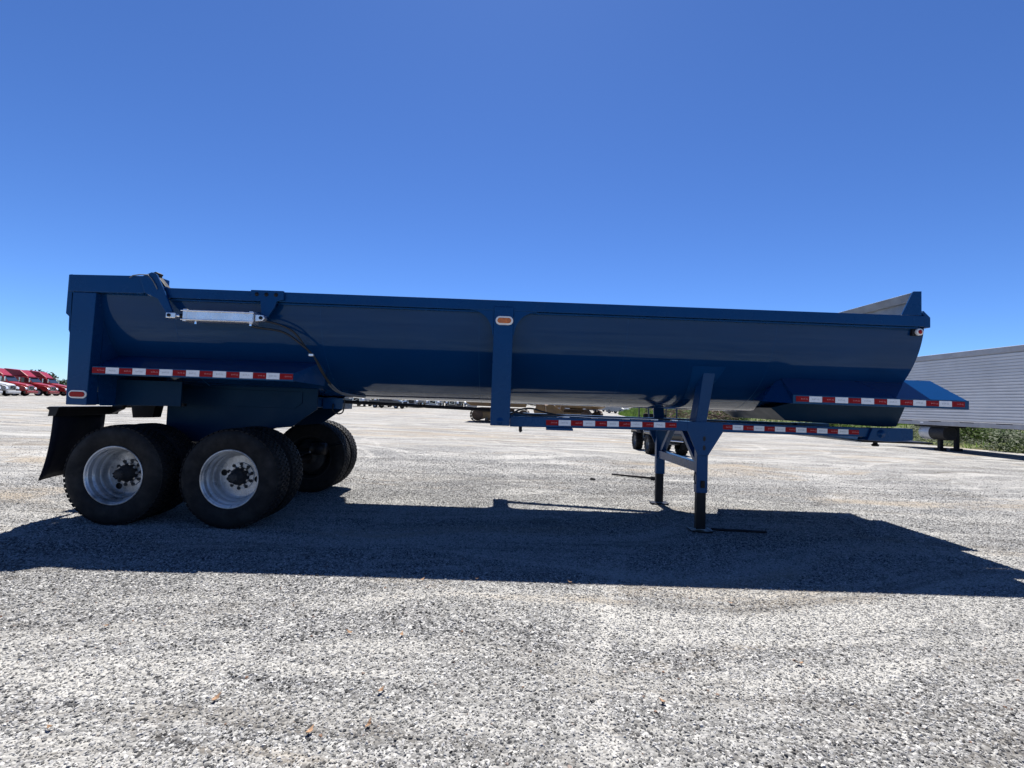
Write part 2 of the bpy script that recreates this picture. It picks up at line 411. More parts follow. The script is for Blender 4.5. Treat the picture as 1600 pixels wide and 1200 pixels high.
# plate that squares the round tub off to the rear frame
def rear_plate():
    mb = MB(); vs = []; n = 30
    for i in range(n+1):
        t = .07+(math.pi-.14)*i/n; y, z = prof(t)
        yy = .115 if y < YC else 2.285
        vs.append((-4.343, y, z))
    outer = []
    for i in range(n+1):
        t = i/n
        s = t*(1.17*2+2.17)
        if s < 1.17: q = (.115, 2.38-s)
        elif s < 1.17+2.17: q = (.115+s-1.17, 1.21)
        else: q = (2.285, 1.21+s-1.17-2.17)
        outer.append((-4.343, *q))
    mb.add(vs+outer, [(i, i+1, n+1+i+1, n+1+i) for i in range(n)])
    o = P('rear_bulkhead', mb, m_blue2, None, 0); sd = o.modifiers.new('t', 'SOLIDIFY'); sd.thickness = .01; sd.offset = 0
rear_plate()
# tailgate
g = P('tailgate', MB().box(-4.60, -4.555, .06, 2.34, 1.42, 2.385), m_blue2, None, .006)
for y0 in (-.012, 2.30):
    P('gate_edge', MB().prism([(-4.622, 2.57), (-4.625, 2.16), (-4.59, 2.13), (-4.585, 1.99), (-4.557, 1.93), (-4.557, 2.39), (-4.585, 2.575)], y0, y0+.10), m_blue2, None, .006)
for y in (.6, 1.2, 1.8): P('gate_rib', MB().box(-4.64, -4.602, y-.04, y+.04, 1.45, 2.38), m_blue2)
# tailgate lift arm with its cap and wiring
both('gate_arm', MB().prism([(-3.86, 2.56), (-3.74, 2.618), (-3.69, 2.60), (-3.62, 2.47), (-3.50, 2.215), (-3.565, 2.195), (-3.66, 2.34), (-3.80, 2.40)], -.045, -.022), m_blue2, .004)
P('arm_cap', MB().prism([(-3.90, 2.565), (-3.72, 2.632), (-3.685, 2.615), (-3.70, 2.59), (-3.60, 2.475), (-3.70, 2.50), (-3.80, 2.54)], -.018, .05), m_black)
P('wire', MB().tube([(-3.97, -.035, 2.555), (-3.93, -.045, 2.575), (-3.86, -.05, 2.585), (-3.77, -.055, 2.585), (-3.73, -.055, 2.55), (-3.69, -.055, 2.49), (-3.665, -.05, 2.44)], .006, 6), m_conduit, None, 0)
# air cylinder
P('cylinder_barrel', MB().box(-3.31, -2.63, -.135, -.025, 2.112, 2.222), m_cyl, None, .006)
for x in (-3.325, -2.655): P('cylinder_head', MB().box(x, x+.04, -.14, -.02, 2.104, 2.230), m_cyl, None, .005)
for z in (2.122, 2.212): P('tie_rod', MB().tube([(-3.34, -.143, z), (-2.60, -.143, z)], .007, 8), m_chrome, None, 0)
P('piston_rod', MB().tube([(-3.44, -.08, 2.165), (-3.32, -.08, 2.165)], .016, 12), m_chrome, None, 0)
P('rod_nut', MB().tube([(-3.385, -.08, 2.165), (-3.36, -.08, 2.165)], .024, 6), m_black, None, 0)
cl = P('clevis', MB().box(-3.52, -3.42, -.11, -.05, 2.135, 2.195), m_cyl, None, .01)
o = MB().lathe([(.0, -.118), (.017, -.118), (.017, -.04), (0, -.04)], 16, (-3.485, 0, 2.165)).build('clevis_pin', m_black, cl)
cl = P('rear_clevis', MB().prism([(-2.61, 2.13), (-2.53, 2.14), (-2.51, 2.17), (-2.53, 2.20), (-2.61, 2.205)], -.11, -.05), m_cyl, None, .006)
o = MB().lathe([(.0, -.118), (.018, -.118), (.018, -.04), (0, -.04)], 16, (-2.55, 0, 2.17)).build('clevis_pin', m_black, cl)
for x in (-3.22, -2.66): P('port_fitting', MB().tube([(x, -.09, 2.111), (x, -.09, 2.085)], .014, 8), m_chrome, None, 0)
# bracket plate that carries the cylinder
br, _ = both('cylinder_bracket', MB().prism([(-2.715, 2.475), (-2.375, 2.475), (-2.37, 2.38), (-2.44, 2.365), (-2.46, 2.30), (-2.555, 2.145), (-2.585, 2.145), (-2.61, 2.36), (-2.71, 2.36)], -.03, -.004), m_blue2, .004)
for x in (-2.65, -2.55, -2.45):
    MB().lathe([(0, -.0325), (.021, -.0325), (.021, -.0295)], 20, (x, 0, 2.43)).build('bolt_hole', m_black, br)
# hoses
def spline(pts, n=8):
    pts = [Vector(p) for p in pts]; q = [pts[0]]+pts+[pts[-1]]; r = []
    for i in range(1, len(q)-2):
        for k in range(n):
            t = k/n; a, b, c, d = q[i-1:i+3]
            r.append(.5*((2*b)+(c-a)*t+(2*a-5*b+4*c-d)*t*t+(3*b-a-3*c+d)*t**3))
    r.append(pts[-1]); return r
P('air_hose', MB().tube(spline([(-2.66, -.09, 2.085), (-2.60, -.07, 2.075), (-2.38, .02, 2.05), (-2.20, .06, 1.93), (-2.10, .14, 1.82), (-2.05, .22, 1.68), (-1.99, .32, 1.54)]), .011, 8), m_hose, None, 0)
P('air_hose', MB().tube(spline([(-2.54, -.05, 2.15), (-2.40, .0, 2.12), (-2.27, .04, 2.05), (-2.15, .10, 1.88), (-2.08, .17, 1.78), (-2.02, .27, 1.62), (-1.97, .34, 1.52)]), .010, 8), m_hose, None, 0)
P('hose_clamp', MB().box(-2.135, -2.085, .095, .125, 1.815, 1.84), m_cyl)
P('conduit', MB().tube(spline([(-2.0, .33, 1.53), (-1.95, .42, 1.46), (-1.88, .52, 1.42), (-1.76, .62, 1.405), (-1.70, .7, 1.40)]), .010, 8), m_conduit, None, 0)
P('conduit', MB().tube(spline([(-1.97, .33, 1.53), (-1.90, .42, 1.45), (-1.80, .52, 1.42), (-1.68, .62, 1.41)]), .008, 8), m_conduit, None, 0)
P('hanging_loop', MB().tube(spline([(-2.19, 1.0, 1.30), (-2.18, .98, 1.22), (-2.12, .98, 1.18), (-2.06, .99, 1.21), (-2.05, 1.0, 1.36)]), .009, 8), m_hose, None, 0)

# tape: strips of red and white pieces with their small print
def text_mesh(s, size):
    cu = bpy.data.curves.new('t', 'FONT'); cu.body = s; cu.size = size; cu.align_x = 'CENTER'; cu.align_y = 'CENTER'; cu.resolution_u = 1
    o = bpy.data.objects.new('t', cu); C.objects.link(o)
    dg = bpy.context.evaluated_depsgraph_get(); me = bpy.data.meshes.new_from_object(o.evaluated_get(dg))
    r = ([tuple(v.co) for v in me.vertices], [tuple(p.vertices) for p in me.polygons])
    bpy.data.objects.remove(o); bpy.data.meshes.remove(me); return r
TV, TF = text_mesh('DOT-C2', .019)
def seg_mesh(L, h, red):
    mb = MB().box(-L/2, L/2, -.002, 0, -h/2, h/2)
    dx = .02 if red else 0
    mb.add([(x+dx, -.0024, y) for x, y, z in TV], TF, 1)
    return mb.mesh('tape_segment', [m_red, m_ink2] if red else [m_white, m_ink])
def strip(a, b, n, h, back):
    a, b = Vector(a), Vector(b); d = b-a; L = d.length/n
    ang = math.atan2(d.y, d.x); tilt = -math.atan2(d.z, math.hypot(d.x, d.y))
    root = MB().box(0, d.length, .0005, .002, -h/2-.004, h/2+.004).build('reflective_tape', back, T)
    root.location = a+Vector((.07, -1.2, 0)); root.rotation_euler = (0, tilt, ang)
    mr_, mw = seg_mesh(L*.995, h*.94, True), seg_mesh(L*1.0-.002, h*1.05, False)
    for k in range(n):
        link('tape_segment', mr_ if k % 2 == 0 else mw, root, loc=((k+.5)*L, 0 if k % 2 == 0 else -.0006, 0))

# sloping wings (fender panels) rear and front
def wing(x0, x1, z0, z1, xt0, xt1, yt, zt, name):
    mb = MB()
    y = -.0; th = .006
    # lip (vertical face), slope, underside
    mb.box(x0, x1, y, y+.012, z0, z1)
    mb.hexa([(x0, y+.013, z1-.002), (x1, y+.013, z1-.002), (xt1, yt, zt), (xt0, yt, zt)], [(x0, y+.013, z1-.009), (x1, y+.013, z1-.009), (xt1, yt, zt-.007), (xt0, yt, zt-.007)])
    mb.box(x0+.004, x1-.004, y+.013, y+.05, z0, z0+.008)
    return mb
both('rear_wing', wing(-4.32, -2.235, 1.535, 1.622, -4.32, -2.06, .40, 1.80, 'w'), m_blue, .002)
both('front_wing', wing(3.0, 4.87, 1.488, 1.582, 3.07, 4.80, .37, 1.808, 'w'), m_blue, .002)
both('wing_end_plate', MB().add([(3.0, .0, 1.49), (3.0, .0, 1.58), (3.07, .37, 1.80), (2.84, .30, 1.51), (2.86, .52, 1.52)], [(0, 1, 2, 3), (2, 3, 4)]), m_blue2, 0)
both('wing_end_plate', MB().add([(-2.235, .004, 1.54), (-2.235, .004, 1.62), (-2.06, .40, 1.80), (-2.08, .42, 1.51)], [(0, 1, 2, 3)]), m_blue2, 0)
P('wing_bridge', MB().hexa([(4.30, .372, 1.800), (4.80, .372, 1.800), (4.80, 2.028, 1.800), (4.30, 2.028, 1.800)], [(4.30, .372, 1.792), (4.80, .372, 1.792), (4.80, 2.028, 1.792), (4.30, 2.028, 1.792)]), m_blue2, None, 0)
strip((-4.315, -.003, 1.580), (-2.24, -.003, 1.583), 15, .062, m_blue)
strip((3.03, -.003, 1.540), (4.82, -.003, 1.540), 13, .058, m_blue)

# rear sub-frame: side plate, access panel, springs, axles
both('subframe_plate', MB().prism([(-4.07, 1.50), (-2.285, 1.522), (-2.285, 1.231), (-2.58, 1.012), (-3.15, .95), (-3.55, .80), (-3.98, .80), (-4.07, .93)], .74, .765), m_blue_shaded, .004)
both('access_panel', MB().prism([(-3.93, 1.44), (-2.46, 1.435), (-2.46, 1.30), (-2.54, 1.235), (-3.93, 1.235)], .730, .7395), m_blue_shaded, .003)
both('rear_skirt', MB().prism([(-4.44, 1.50), (-3.62, 1.50), (-3.62, 1.225), (-4.44, 1.212)], .33, .345), m_blue_shaded, .003)
P('light_box', MB().prism([(-4.60, 1.21), (-4.30, 1.21), (-4.33, 1.06), (-4.57, 1.05)], .86, 1.0), m_black)
P('light_box', MB().prism([(-4.95, 1.205), (-4.80, 1.205), (-4.83, 1.16), (-4.92, 1.16)], 1.1, 1.2), m_black)
P('lamp_bar', MB().box(-4.96, -4.30, .98, 1.22, 1.206, 1.225), m_black)
P('rear_skirt_rail', MB().box(-4.42, -3.60, .346, .40, 1.225, 1.26), m_black)
P('subframe_crossmember', MB().box(-2.46, -2.34, .766, 1.634, 1.25, 1.38), m_blue2)
P('subframe_crossmember', MB().box(-4.30, -4.20, .40, 2.0, 1.23, 1.42), m_black)
P('subframe_crossmember', MB().box(-3.96, -3.86, .766, 1.634, 1.10, 1.30), m_black)
P('tail_beam', MB().box(-2.33, -2.08, 1.02, 1.38, 1.236, 1.376), m_blue2)
P('drag_rod', MB().tube([(-2.1, 1.1, 1.332), (-.10, 1.1, 1.290)], .021, 10), m_black, None, 0)
for xa in (-4.005, -2.825):
    mb = MB()
    for k in range(4):
        L = .52-.09*k
        mb.tube(spline([(xa-L, .66, .70-.022*k+.03*(L/.5)), (xa, .66, .635-.022*k), (xa+L, .66, .70-.022*k+.03*(L/.5))], 4), .016, 6)
    both('leaf_spring', mb, m_black, 0)
    P('axle', MB().tube([(xa, .3, .51), (xa, 2.1, .51)], .065, 16), m_black, None, 0)
    both('brake_chamber', MB().lathe([(0, -.1), (.08, -.1), (.085, -.02), (.09, 0), (.085, .02), (.08, .1), (0, .1)], 20, (xa+.22, .75, .66), 'x'), m_black, 0)
P('air_tank', MB().lathe([(0, -.42), (.09, -.41), (.12, -.36), (.12, .36), (.09, .41), (0, .42)], 24, (-3.95, 1.2, 1.08)), m_black, None, 0)

# wheels
def tyre_mesh():
    mb = MB()
    pr = [(.276, -.098), (.298, -.118), (.36, -.134), (.41, -.139), (.455, -.134), (.488, -.122), (.502, -.10), (.506, 0), (.502, .10), (.488, .122), (.455, .134), (.41, .139), (.36, .134), (.298, .118), (.276, .098)]
    mb.lathe(pr, 72)
    rows = [(-.123, -.072, .5), (-.062, -.022, 0), (-.015, .015, .5), (.022, .062, 0), (.072, .123, .5)]
    n = 58
    for (y0, y1, ph) in rows:
        for k in range(n):
            a0 = 2*math.pi*(k+ph)/n; a1 = a0+2*math.pi/n*.68; sk = .012
            ri = .494; ro = .517
            q = []
            for r in (ri, ro):
                for (a, y) in ((a0, y0), (a1, y0), (a1+sk, y1), (a0+sk, y1)):
                    rr = r-(.012 if abs(y) > .11 and r == ro else 0)
                    q.append((rr*math.cos(a), y, rr*math.sin(a)))
            mb.hexa(q[:4], q[4:])
    return mb.mesh('tyre', m_rubber)
def ring_with_holes(outer, inner, holes, y):
    bm = bmesh.new()
    def loop(c, r, n):
        vs = [bm.verts.new((c[0]+r*math.cos(2*math.pi*k/n), y, c[1]+r*math.sin(2*math.pi*k/n))) for k in range(n)]
        return [bm.edges.new((vs[k], vs[(k+1) % n])) for k in range(n)]
    e = loop((0, 0), outer, 48)+loop((0, 0), inner, 24)
    for c, r in holes: e += loop(c, r, 16)
    bmesh.ops.triangle_fill(bm, use_beauty=True, edges=e)
    vs = [tuple(v.co) for v in bm.verts]; bm.verts.index_update(); fs = [tuple(v.index for v in f.verts) for f in bm.faces]
    bm.free(); return vs, fs
def rim_mesh():      # deep-dish outer rim, outer face towards -y; disc lies deep inside; separate bands keep their edges crisp
    mb = MB()
    for pr in ([(.292, -.09), (.300, -.118), (.313, -.126), (.319, -.120), (.313, -.113)], [(.313, -.113), (.296, -.108), (.288, -.098)], [(.288, -.098), (.284, -.060)],
               [(.284, -.060), (.270, -.046), (.266, -.034)], [(.266, -.034), (.264, .012)], [(.264, .012), (.254, .022), (.250, .036)], [(.250, .036), (.247, .066)], [(.247, .066), (.240, .084), (.228, .090)]):
        mb.lathe(pr, 64)
    holes = [((.190*math.cos(a), .190*math.sin(a)), .036) for a in (math.radians(205), math.radians(25))]
    vs, fs = ring_with_holes(.228, .152, holes, .090); mb.add(vs, fs)
    mb.lathe([(.152, .090), (.149, .076)], 40); mb.lathe([(.149, .076), (.085, .074)], 40)
    mb.v = [(x*.95, y, z*.95) for x, y, z in mb.v]
    return mb.mesh('wheel', m_alu)
def hub_mesh():
    mb = MB()
    mb.lathe([(0, -.065), (.048, -.065), (.054, -.058), (.056, -.015), (.070, -.008), (.076, .02), (.095, .05), (.098, .073)], 32)
    for k in range(8):
        a = 2*math.pi*k/8; mb.lathe([(0, -.076), (.007, -.076), (.007, -.06)], 6, (.043*math.cos(a), 0, .043*math.sin(a)))
    return mb.mesh('hub', m_drum)
def nut_mesh():
    mb = MB(); mb.lathe([(0, -.03), (.012, -.03), (.017, -.018), (.017, .0), (.02, 0)], 6, smooth=False); return mb.mesh('lug_nut', m_nut)
def slot_mesh():
    mb = MB(); mb.prism([(-.024, -.006), (-.008, .020), (.005, .026), (.017, .017), (.021, 0), (.006, -.014)], -.004, .0); return mb.mesh('bolt_slot', m_drum)
def inner_rim_mesh():   # inner wheel of the pair: plain rim and brake drum, seen from inside
    mb = MB()
    mb.lathe([(.292, -.09), (.300, -.118), (.313, -.126), (.312, -.112), (.286, -.09), (.275, .06), (.286, .09), (.312, .112), (.318, .120), (.313, .126), (.300, .118), (.292, .09)], 48, mi=0)
    mb.lathe([(.275, -.06), (.10, -.07)], 48, mi=1)
    mb.lathe([(.21, -.06), (.215, .10), (.205, .125), (.12, .125), (.07, .14), (.065, .19)], 40, mi=1)
    return mb.mesh('wheel', [m_drum, m_drum])
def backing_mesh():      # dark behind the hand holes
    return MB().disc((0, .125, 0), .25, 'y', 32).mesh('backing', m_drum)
tyre, rim, hubm, nut, slot, inner, back = tyre_mesh(), rim_mesh(), hub_mesh(), nut_mesh(), slot_mesh(), inner_rim_mesh(), backing_mesh()
for xa, za, spin in ((-4.005, .507, -.5), (-2.825, .510, .6)):
    for side in (0, 1):
        for dual in (0, 1):
            yo = .095+dual*.315
            y = yo if side == 0 else 2*YC-yo
            rz = 0 if side == 0 else math.pi
            wh = link('wheel', rim if dual == 0 else inner, T, loc=(xa+.07, y-1.2, za), rot=(0, spin+side*.7, rz))
            link('tyre', tyre, wh, rot=(0, random.random(), 0))
            if dual == 0:
                link('hub', hubm, wh); link('backing', back, wh)
                for k in range(10):
                    a = 2*math.pi*(k+.3)/10
                    link('lug_nut', nut, wh, loc=(.096*math.cos(a), .074, .096*math.sin(a)))
                    link('bolt_slot', slot, wh, loc=(.126*math.cos(a), .0745, .126*math.sin(a)), rot=(0, -a, 0))
# mud flaps
def flap():
    mb = MB(); nu, nv = 8, 10; vs = []; fs = []
    for j in range(nv+1):
        v = j/nv
        for i in range(nu+1):
            u = i/nu
            vs.append((-4.665-.115*v**1.6*(1-.25*u)+.02*math.sin(u*5+v*3)*v-.05*u, -.015+.66*u+.01*v, 1.10-.675*v+.01*math.sin(u*4)*v+.02*u*v))
    for j in range(nv):
        for i in range(nu): fs.append((j*(nu+1)+i, j*(nu+1)+i+1, (j+1)*(nu+1)+i+1, (j+1)*(nu+1)+i))
    return mb.add(vs, fs, 0, True)
for o in both('mud_flap', flap(), m_flap, 0):
    s = o.modifiers.new('t', 'SOLIDIFY'); s.thickness = .009; s.offset = 0
both('flap_hanger', MB().prism([(-4.735, 1.175), (-4.70, 1.19), (-4.60, 1.19), (-4.63, 1.095), (-4.71, 1.09), (-4.70, 1.15)], -.03, .72), m_black, .003)
both('hanger_arm', MB().prism([(-4.62, 1.10), (-4.50, 1.16), (-4.42, 1.30), (-4.50, 1.30), (-4.62, 1.18)], .60, .66), m_black, .003)
for k in range(4):
    P('flap_bolt', MB().lathe([(0, .0), (.009, 0), (.009, .006)], 8, (-4.632, .06+.17*k, 1.115), 'x'), m_nut, None, 0)
# centre posts with gussets
def arc(cx, cz, r, a0, a1, n=9): return [(cx+r*math.cos(math.radians(a0+(a1-a0)*k/n)), cz+r*math.sin(math.radians(a0+(a1-a0)*k/n))) for k in range(n+1)]
po, _ = both('centre_post', MB().box(-.172, .032, -.012, .10, 1.150, 2.4), m_blue2, .008)
MB().lathe([(0, -.0165), (.022, -.0165), (.024, -.0125), (.04, -.0125), (.042, -.0112)], 24, (-.07, 0, 1.195)).build('pivot_bolt', m_blue2, po)
both('post_gusset', MB().prism([(-.173, 2.364), (-.42, 2.366)]+[(-.42+.235*math.sin(math.radians(a)), 2.10+.255*math.cos(math.radians(a))) for a in range(0, 91, 9)]+[(-.173, 2.10)], .006, .018), m_blue2, .002)
both('post_gusset', MB().prism([(.033, 2.364), (.28, 2.362)]+[(.28-.235*math.sin(math.radians(a)), 2.10+.252*math.cos(math.radians(a))) for a in range(0, 91, 9)]+[(.033, 2.10)], .006, .018), m_blue2, .002)
P('centre_crossmember', MB().box(-.12, -.02, .101, 2.299, 1.17, 1.27), m_blue2)
# lamps
def stadium(cx, cz, w_, h, n=8):
    r = h/2; return [(cx+w_/2-r+r*math.cos(a), cz+r*math.sin(a)) for a in [(-math.pi/2+math.pi*k/n) for k in range(n+1)]] + [(cx-w_/2+r+r*math.cos(a), cz+r*math.sin(a)) for a in [(math.pi/2+math.pi*k/n) for k in range(n+1)]]
lp = P('marker_lamp', MB().prism(stadium(-.062, 2.25, .185, .092), -.026, -.0125), m_bezel, None, .003)
MB().prism(stadium(-.062, 2.25, .145, .056), -.034, -.0265).build('lens', m_amber, lp, .004)
lp = P('tail_lamp', MB().prism(stadium(-4.432, 1.325, .185, .082), -.024, -.0125), m_bezel, None, .003)
MB().prism(stadium(-4.432, 1.325, .155, .054), -.032, -.0245).build('lens', m_redlens, lp, .004)
lp = P('clearance_lamp', MB().lathe([(0, -.012), (.034, -.012), (.038, -.006), (.038, .012)], 24, (4.36, .02, 2.297)), m_bezel, None, 0)
MB().lathe([(0, -.020), (.016, -.018), (.023, -.0125)], 20, (4.36, .02, 2.297)).build('lens', m_redlens, lp)
P('lamp_bracket', MB().box(4.30, 4.41, .034, .09, 2.262, 2.331), m_black)
# headboard above the front rail
both('headboard_gusset', MB().prism([(4.16, 2.472), (4.275, 2.715), (4.285, 2.728), (4.372, 2.732), (4.372, 2.472)], .005, .02), m_blue2, .002)
P('headboard', MB().box(4.335, 4.36, .022, 2.378, 2.36, 2.66), m_steel, None, .002)
P('headboard_beam', MB().hexa([(4.27, .022, 2.715), (4.36, .022, 2.728), (4.36, 2.378, 2.728), (4.27, 2.378, 2.715)], [(4.30, .022, 2.63), (4.334, .022, 2.63), (4.334, 2.378, 2.63), (4.30, 2.378, 2.63)]), m_steel, None, .003)
both('rail_end_cap', MB().prism([(4.402, 2.34), (4.465, 2.345), (4.465, 2.452), (4.39, 2.525), (4.375, 2.50), (4.402, 2.47)], .004, .13), m_blue2, .003)
P('front_top_beam', MB().box(4.402, 4.462, .131, 2.269, 2.35, 2.45), m_blue2)
# draft arms, landing gear
def arm():
    mb = MB(); z0, z1, t = 1.140, 1.248, .10
    pl = [(.034, .10), (2.15, .455), (4.36, .47)]
    for (xa, ya), (xb, yb) in zip(pl, pl[1:]):
        e = .0 if xb > 3 else .0
        mb.hexa([(xa, ya, z0), (xb, yb, z0), (xb, yb+t, z0), (xa, ya+t, z0)], [(xa, ya, z1), (xb, yb, z1), (xb, yb+t, z1), (xa, ya+t, z1)])
    return mb
both('draft_arm', arm(), m_blue2, .006)
def on_arm(x, dy=0):
    y = .10+(.355)*(x-.034)/2.116 if x < 2.15 else .455+.015*(x-2.15)/2.21
    return y-.0035+dy
strip((.425, on_arm(.425), 1.193), (1.93, on_arm(1.93), 1.203), 11, .058, m_blue2)
strip((2.47, on_arm(2.47), 1.200), (4.06, on_arm(4.06), 1.192), 13, .054, m_blue2)
P('arm_bracket', MB().box(.43, .72, .17, .25, 1.112, 1.139), m_blue2)
P('drain_cock', MB().tube([(.15, .16, 1.139), (.15, .16, 1.10), (.16, .16, 1.085)], .018, 8), m_black, None, 0)
P('air_line', MB().tube(spline([(.05, .3, 1.30), (.3, .35, 1.262), (.55, .38, 1.275), (1.0, .42, 1.262), (1.5, .5, 1.268), (2.0, .6, 1.262), (2.6, .62, 1.262)]), .009, 8), m_hose, None, 0)
P('air_line', MB().tube(spline([(.04, .35, 1.262), (.15, .42, 1.32), (.28, .45, 1.335), (.42, .46, 1.30), (.62, .46, 1.262)]), .010, 8), m_hose, None, 0)
for x in (.62, .95, 1.32, 1.66, 1.9): P('line_clip', MB().box(x, x+.07, .16+.168*x, .21+.168*x, 1.2485, 1.262), m_cyl, None, .002)
P('line_tube', MB().tube(spline([(.55, .23, 1.252), (.68, .25, 1.268), (1.0, .29, 1.26), (1.3, .33, 1.262), (1.7, .38, 1.262)]), .006, 6), m_chrome, None, 0)
# gusset plates carrying the legs
gp, _ = both('leg_gusset', MB().prism([(2.07, 1.250), (2.475, 1.250), (2.475, 1.139), (2.31, .868), (2.19, .868), (2.07, 1.139)], .438, .451), m_blue2, .003)
for z in (1.06, .955): MB().prism(stadium(2.275, z, .034, .012)[:0]+[(2.262+.016*math.cos(a), z+.03*math.sin(a)) for a in [2*math.pi*k/16 for k in range(16)]], .4355, .4378).build('plate_slot', m_drum, gp)
lg, _ = both('landing_leg', MB().box(2.190, 2.318, .456, .535, .44, 1.138), m_blue2, .006)
both('inner_leg', MB().box(2.198, 2.305, .464, .527, .03, .46), m_black, .004)
both('foot', MB().prism([(2.145, .004), (2.36, .004), (2.38, .028), (2.35, .028), (2.33, .02), (2.17, .02), (2.15, .028), (2.125, .028)], .41, .575), m_black, .002)
MB().prism([(2.235, .50), (2.28, .50), (2.28, .58), (2.235, .58)], .442, .4555).build('leg_latch', m_black, lg, .003)
P('leg_crossbar', MB().box(2.215, 2.295, .536, 1.864, .67, .78), m_blue2)
for a, b in (((2.26, .62, .785), (2.26, 1.08, 1.139)), ((2.26, 1.80, .785), (2.26, 1.42, 1.139))):
    P('leg_diagonal', MB().hexa([(a[0]-.035, a[1]-.045, a[2]), (a[0]+.035, a[1]-.045, a[2]), (a[0]+.035, a[1]+.045, a[2]), (a[0]-.035, a[1]+.045, a[2])], [(b[0]-.035, b[1]-.045, b[2]), (b[0]+.035, b[1]-.045, b[2]), (b[0]+.035, b[1]+.045, b[2]), (b[0]-.035, b[1]+.045, b[2])]), m_blue2)
P('arm_crossmember', MB().box(2.19, 2.33, .556, 1.844, 1.145, 1.24), m_blue2)
P('leg_chain', MB().tube(spline([(2.188, .50, .67), (2.17, .48, .60), (2.18, .46, .54)]), .006, 6), m_black, None, 0)
# body rest on the arms: strut and pad
both('body_rest', MB().hexa([(2.165, .44, 1.249), (2.285, .44, 1.249), (2.285, .56, 1.249), (2.135, .56, 1.249)], [(2.175, .285, 1.80), (2.305, .285, 1.80), (2.305, .42, 1.70), (2.15, .42, 1.70)]), m_blue2, .004)
pad = MB(); va = []; vb = []
for i in range(9):
    t = math.radians(33+3.6*i); y, z = YC-(RX+.006)*math.cos(t), ZC-(RZ+.006)*math.sin(t); f = i/8
    va.append((2.03+.06*f, y, z)); vb.append((2.40-.14*f, y, z))
pad.add(va+vb, [(i, i+1, 9+i+1, 9+i) for i in range(8)], 0, True)
both('rest_pad', pad, m_blue2, 0)
# nose: pan under the tub front, fifth-wheel plate, arm ends
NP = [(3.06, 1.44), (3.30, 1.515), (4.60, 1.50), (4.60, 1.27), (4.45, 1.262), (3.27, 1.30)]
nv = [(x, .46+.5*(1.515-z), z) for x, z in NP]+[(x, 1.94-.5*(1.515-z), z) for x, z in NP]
P('nose_pan', MB().add(nv, [tuple(range(6)), tuple(range(11, 5, -1))]+[(i, i+6, (i+1) % 6+6, (i+1) % 6) for i in range(6)]), m_blue_shaded)
both('arm_end', MB().prism([(4.14, 1.105), (4.20, 1.25), (4.67, 1.254), (4.67, 1.12), (4.45, 1.095)], .44, .60), m_blue2, .006)
both('end_boss', MB().lathe([(0, .425), (.026, .425), (.026, .432), (.045, .432), (.048, .439)], 24, (4.30, 0, 1.185)), m_blue2, 0)
P('kingpin_plate', MB().hexa([(3.66, .54, 1.138), (4.15, .54, 1.085), (4.15, 1.86, 1.085), (3.66, 1.86, 1.138)], [(3.66, .54, 1.125), (4.15, .54, 1.072), (4.15, 1.86, 1.072), (3.66, 1.86, 1.125)]), m_steel, None, .003)
P('kingpin_plate', MB().box(4.152, 5.02, .57, 1.83, 1.075, 1.098), m_black, None, .003)
P('kingpin', MB().lathe([(0, -.08), (.036, -.08), (.045, -.06), (.026, -.045), (.026, -.02), (.04, 0)], 16, (4.85, 1.2, 1.07), 'z'), m_black, None, 0)

# ------------------------------------------------------------------ other things
m_bodyred = simple('truck_red_paint', (.21, .005, .007), .3, coat=.12, var=.15, scale=2)
m_bodywhite = simple('truck_white_paint', (.46, .47, .48), .3, coat=.4, var=.05, scale=2)
m_bodysilver = simple('truck_silver_paint', (.25, .26, .27), .3, .2, coat=.4, var=.06, scale=2)
m_bodyblack = simple('vehicle_black_paint', (.02, .021, .024), .3, coat=.4, var=.15, scale=2)
m_glass = simple('dark_glass', (.02, .025, .03), .06, var=.2, scale=1, spec=.8)
m_head = simple('headlight_glass', (.7, .72, .74), .12, .2, var=.1)
def simple_tyre(R, wd):
    return MB().lathe([(R*.56, -wd*.40), (R*.7, -wd*.5), (R*.93, -wd*.48), (R, -wd*.36), (R, wd*.36), (R*.93, wd*.48), (R*.7, wd*.5), (R*.56, wd*.40)], 28).mesh('tyre', m_rubber)
def simple_rim(R, wd):
    return MB().lathe([(R*.56, -wd*.40), (R*.5, -wd*.36), (R*.46, -wd*.15), (R*.2, -wd*.12), (R*.17, -wd*.3), (0, -wd*.3)], 24).mesh('wheel', m_alu)
tt, trm = simple_tyre(.52, .28), simple_rim(.52, .28)
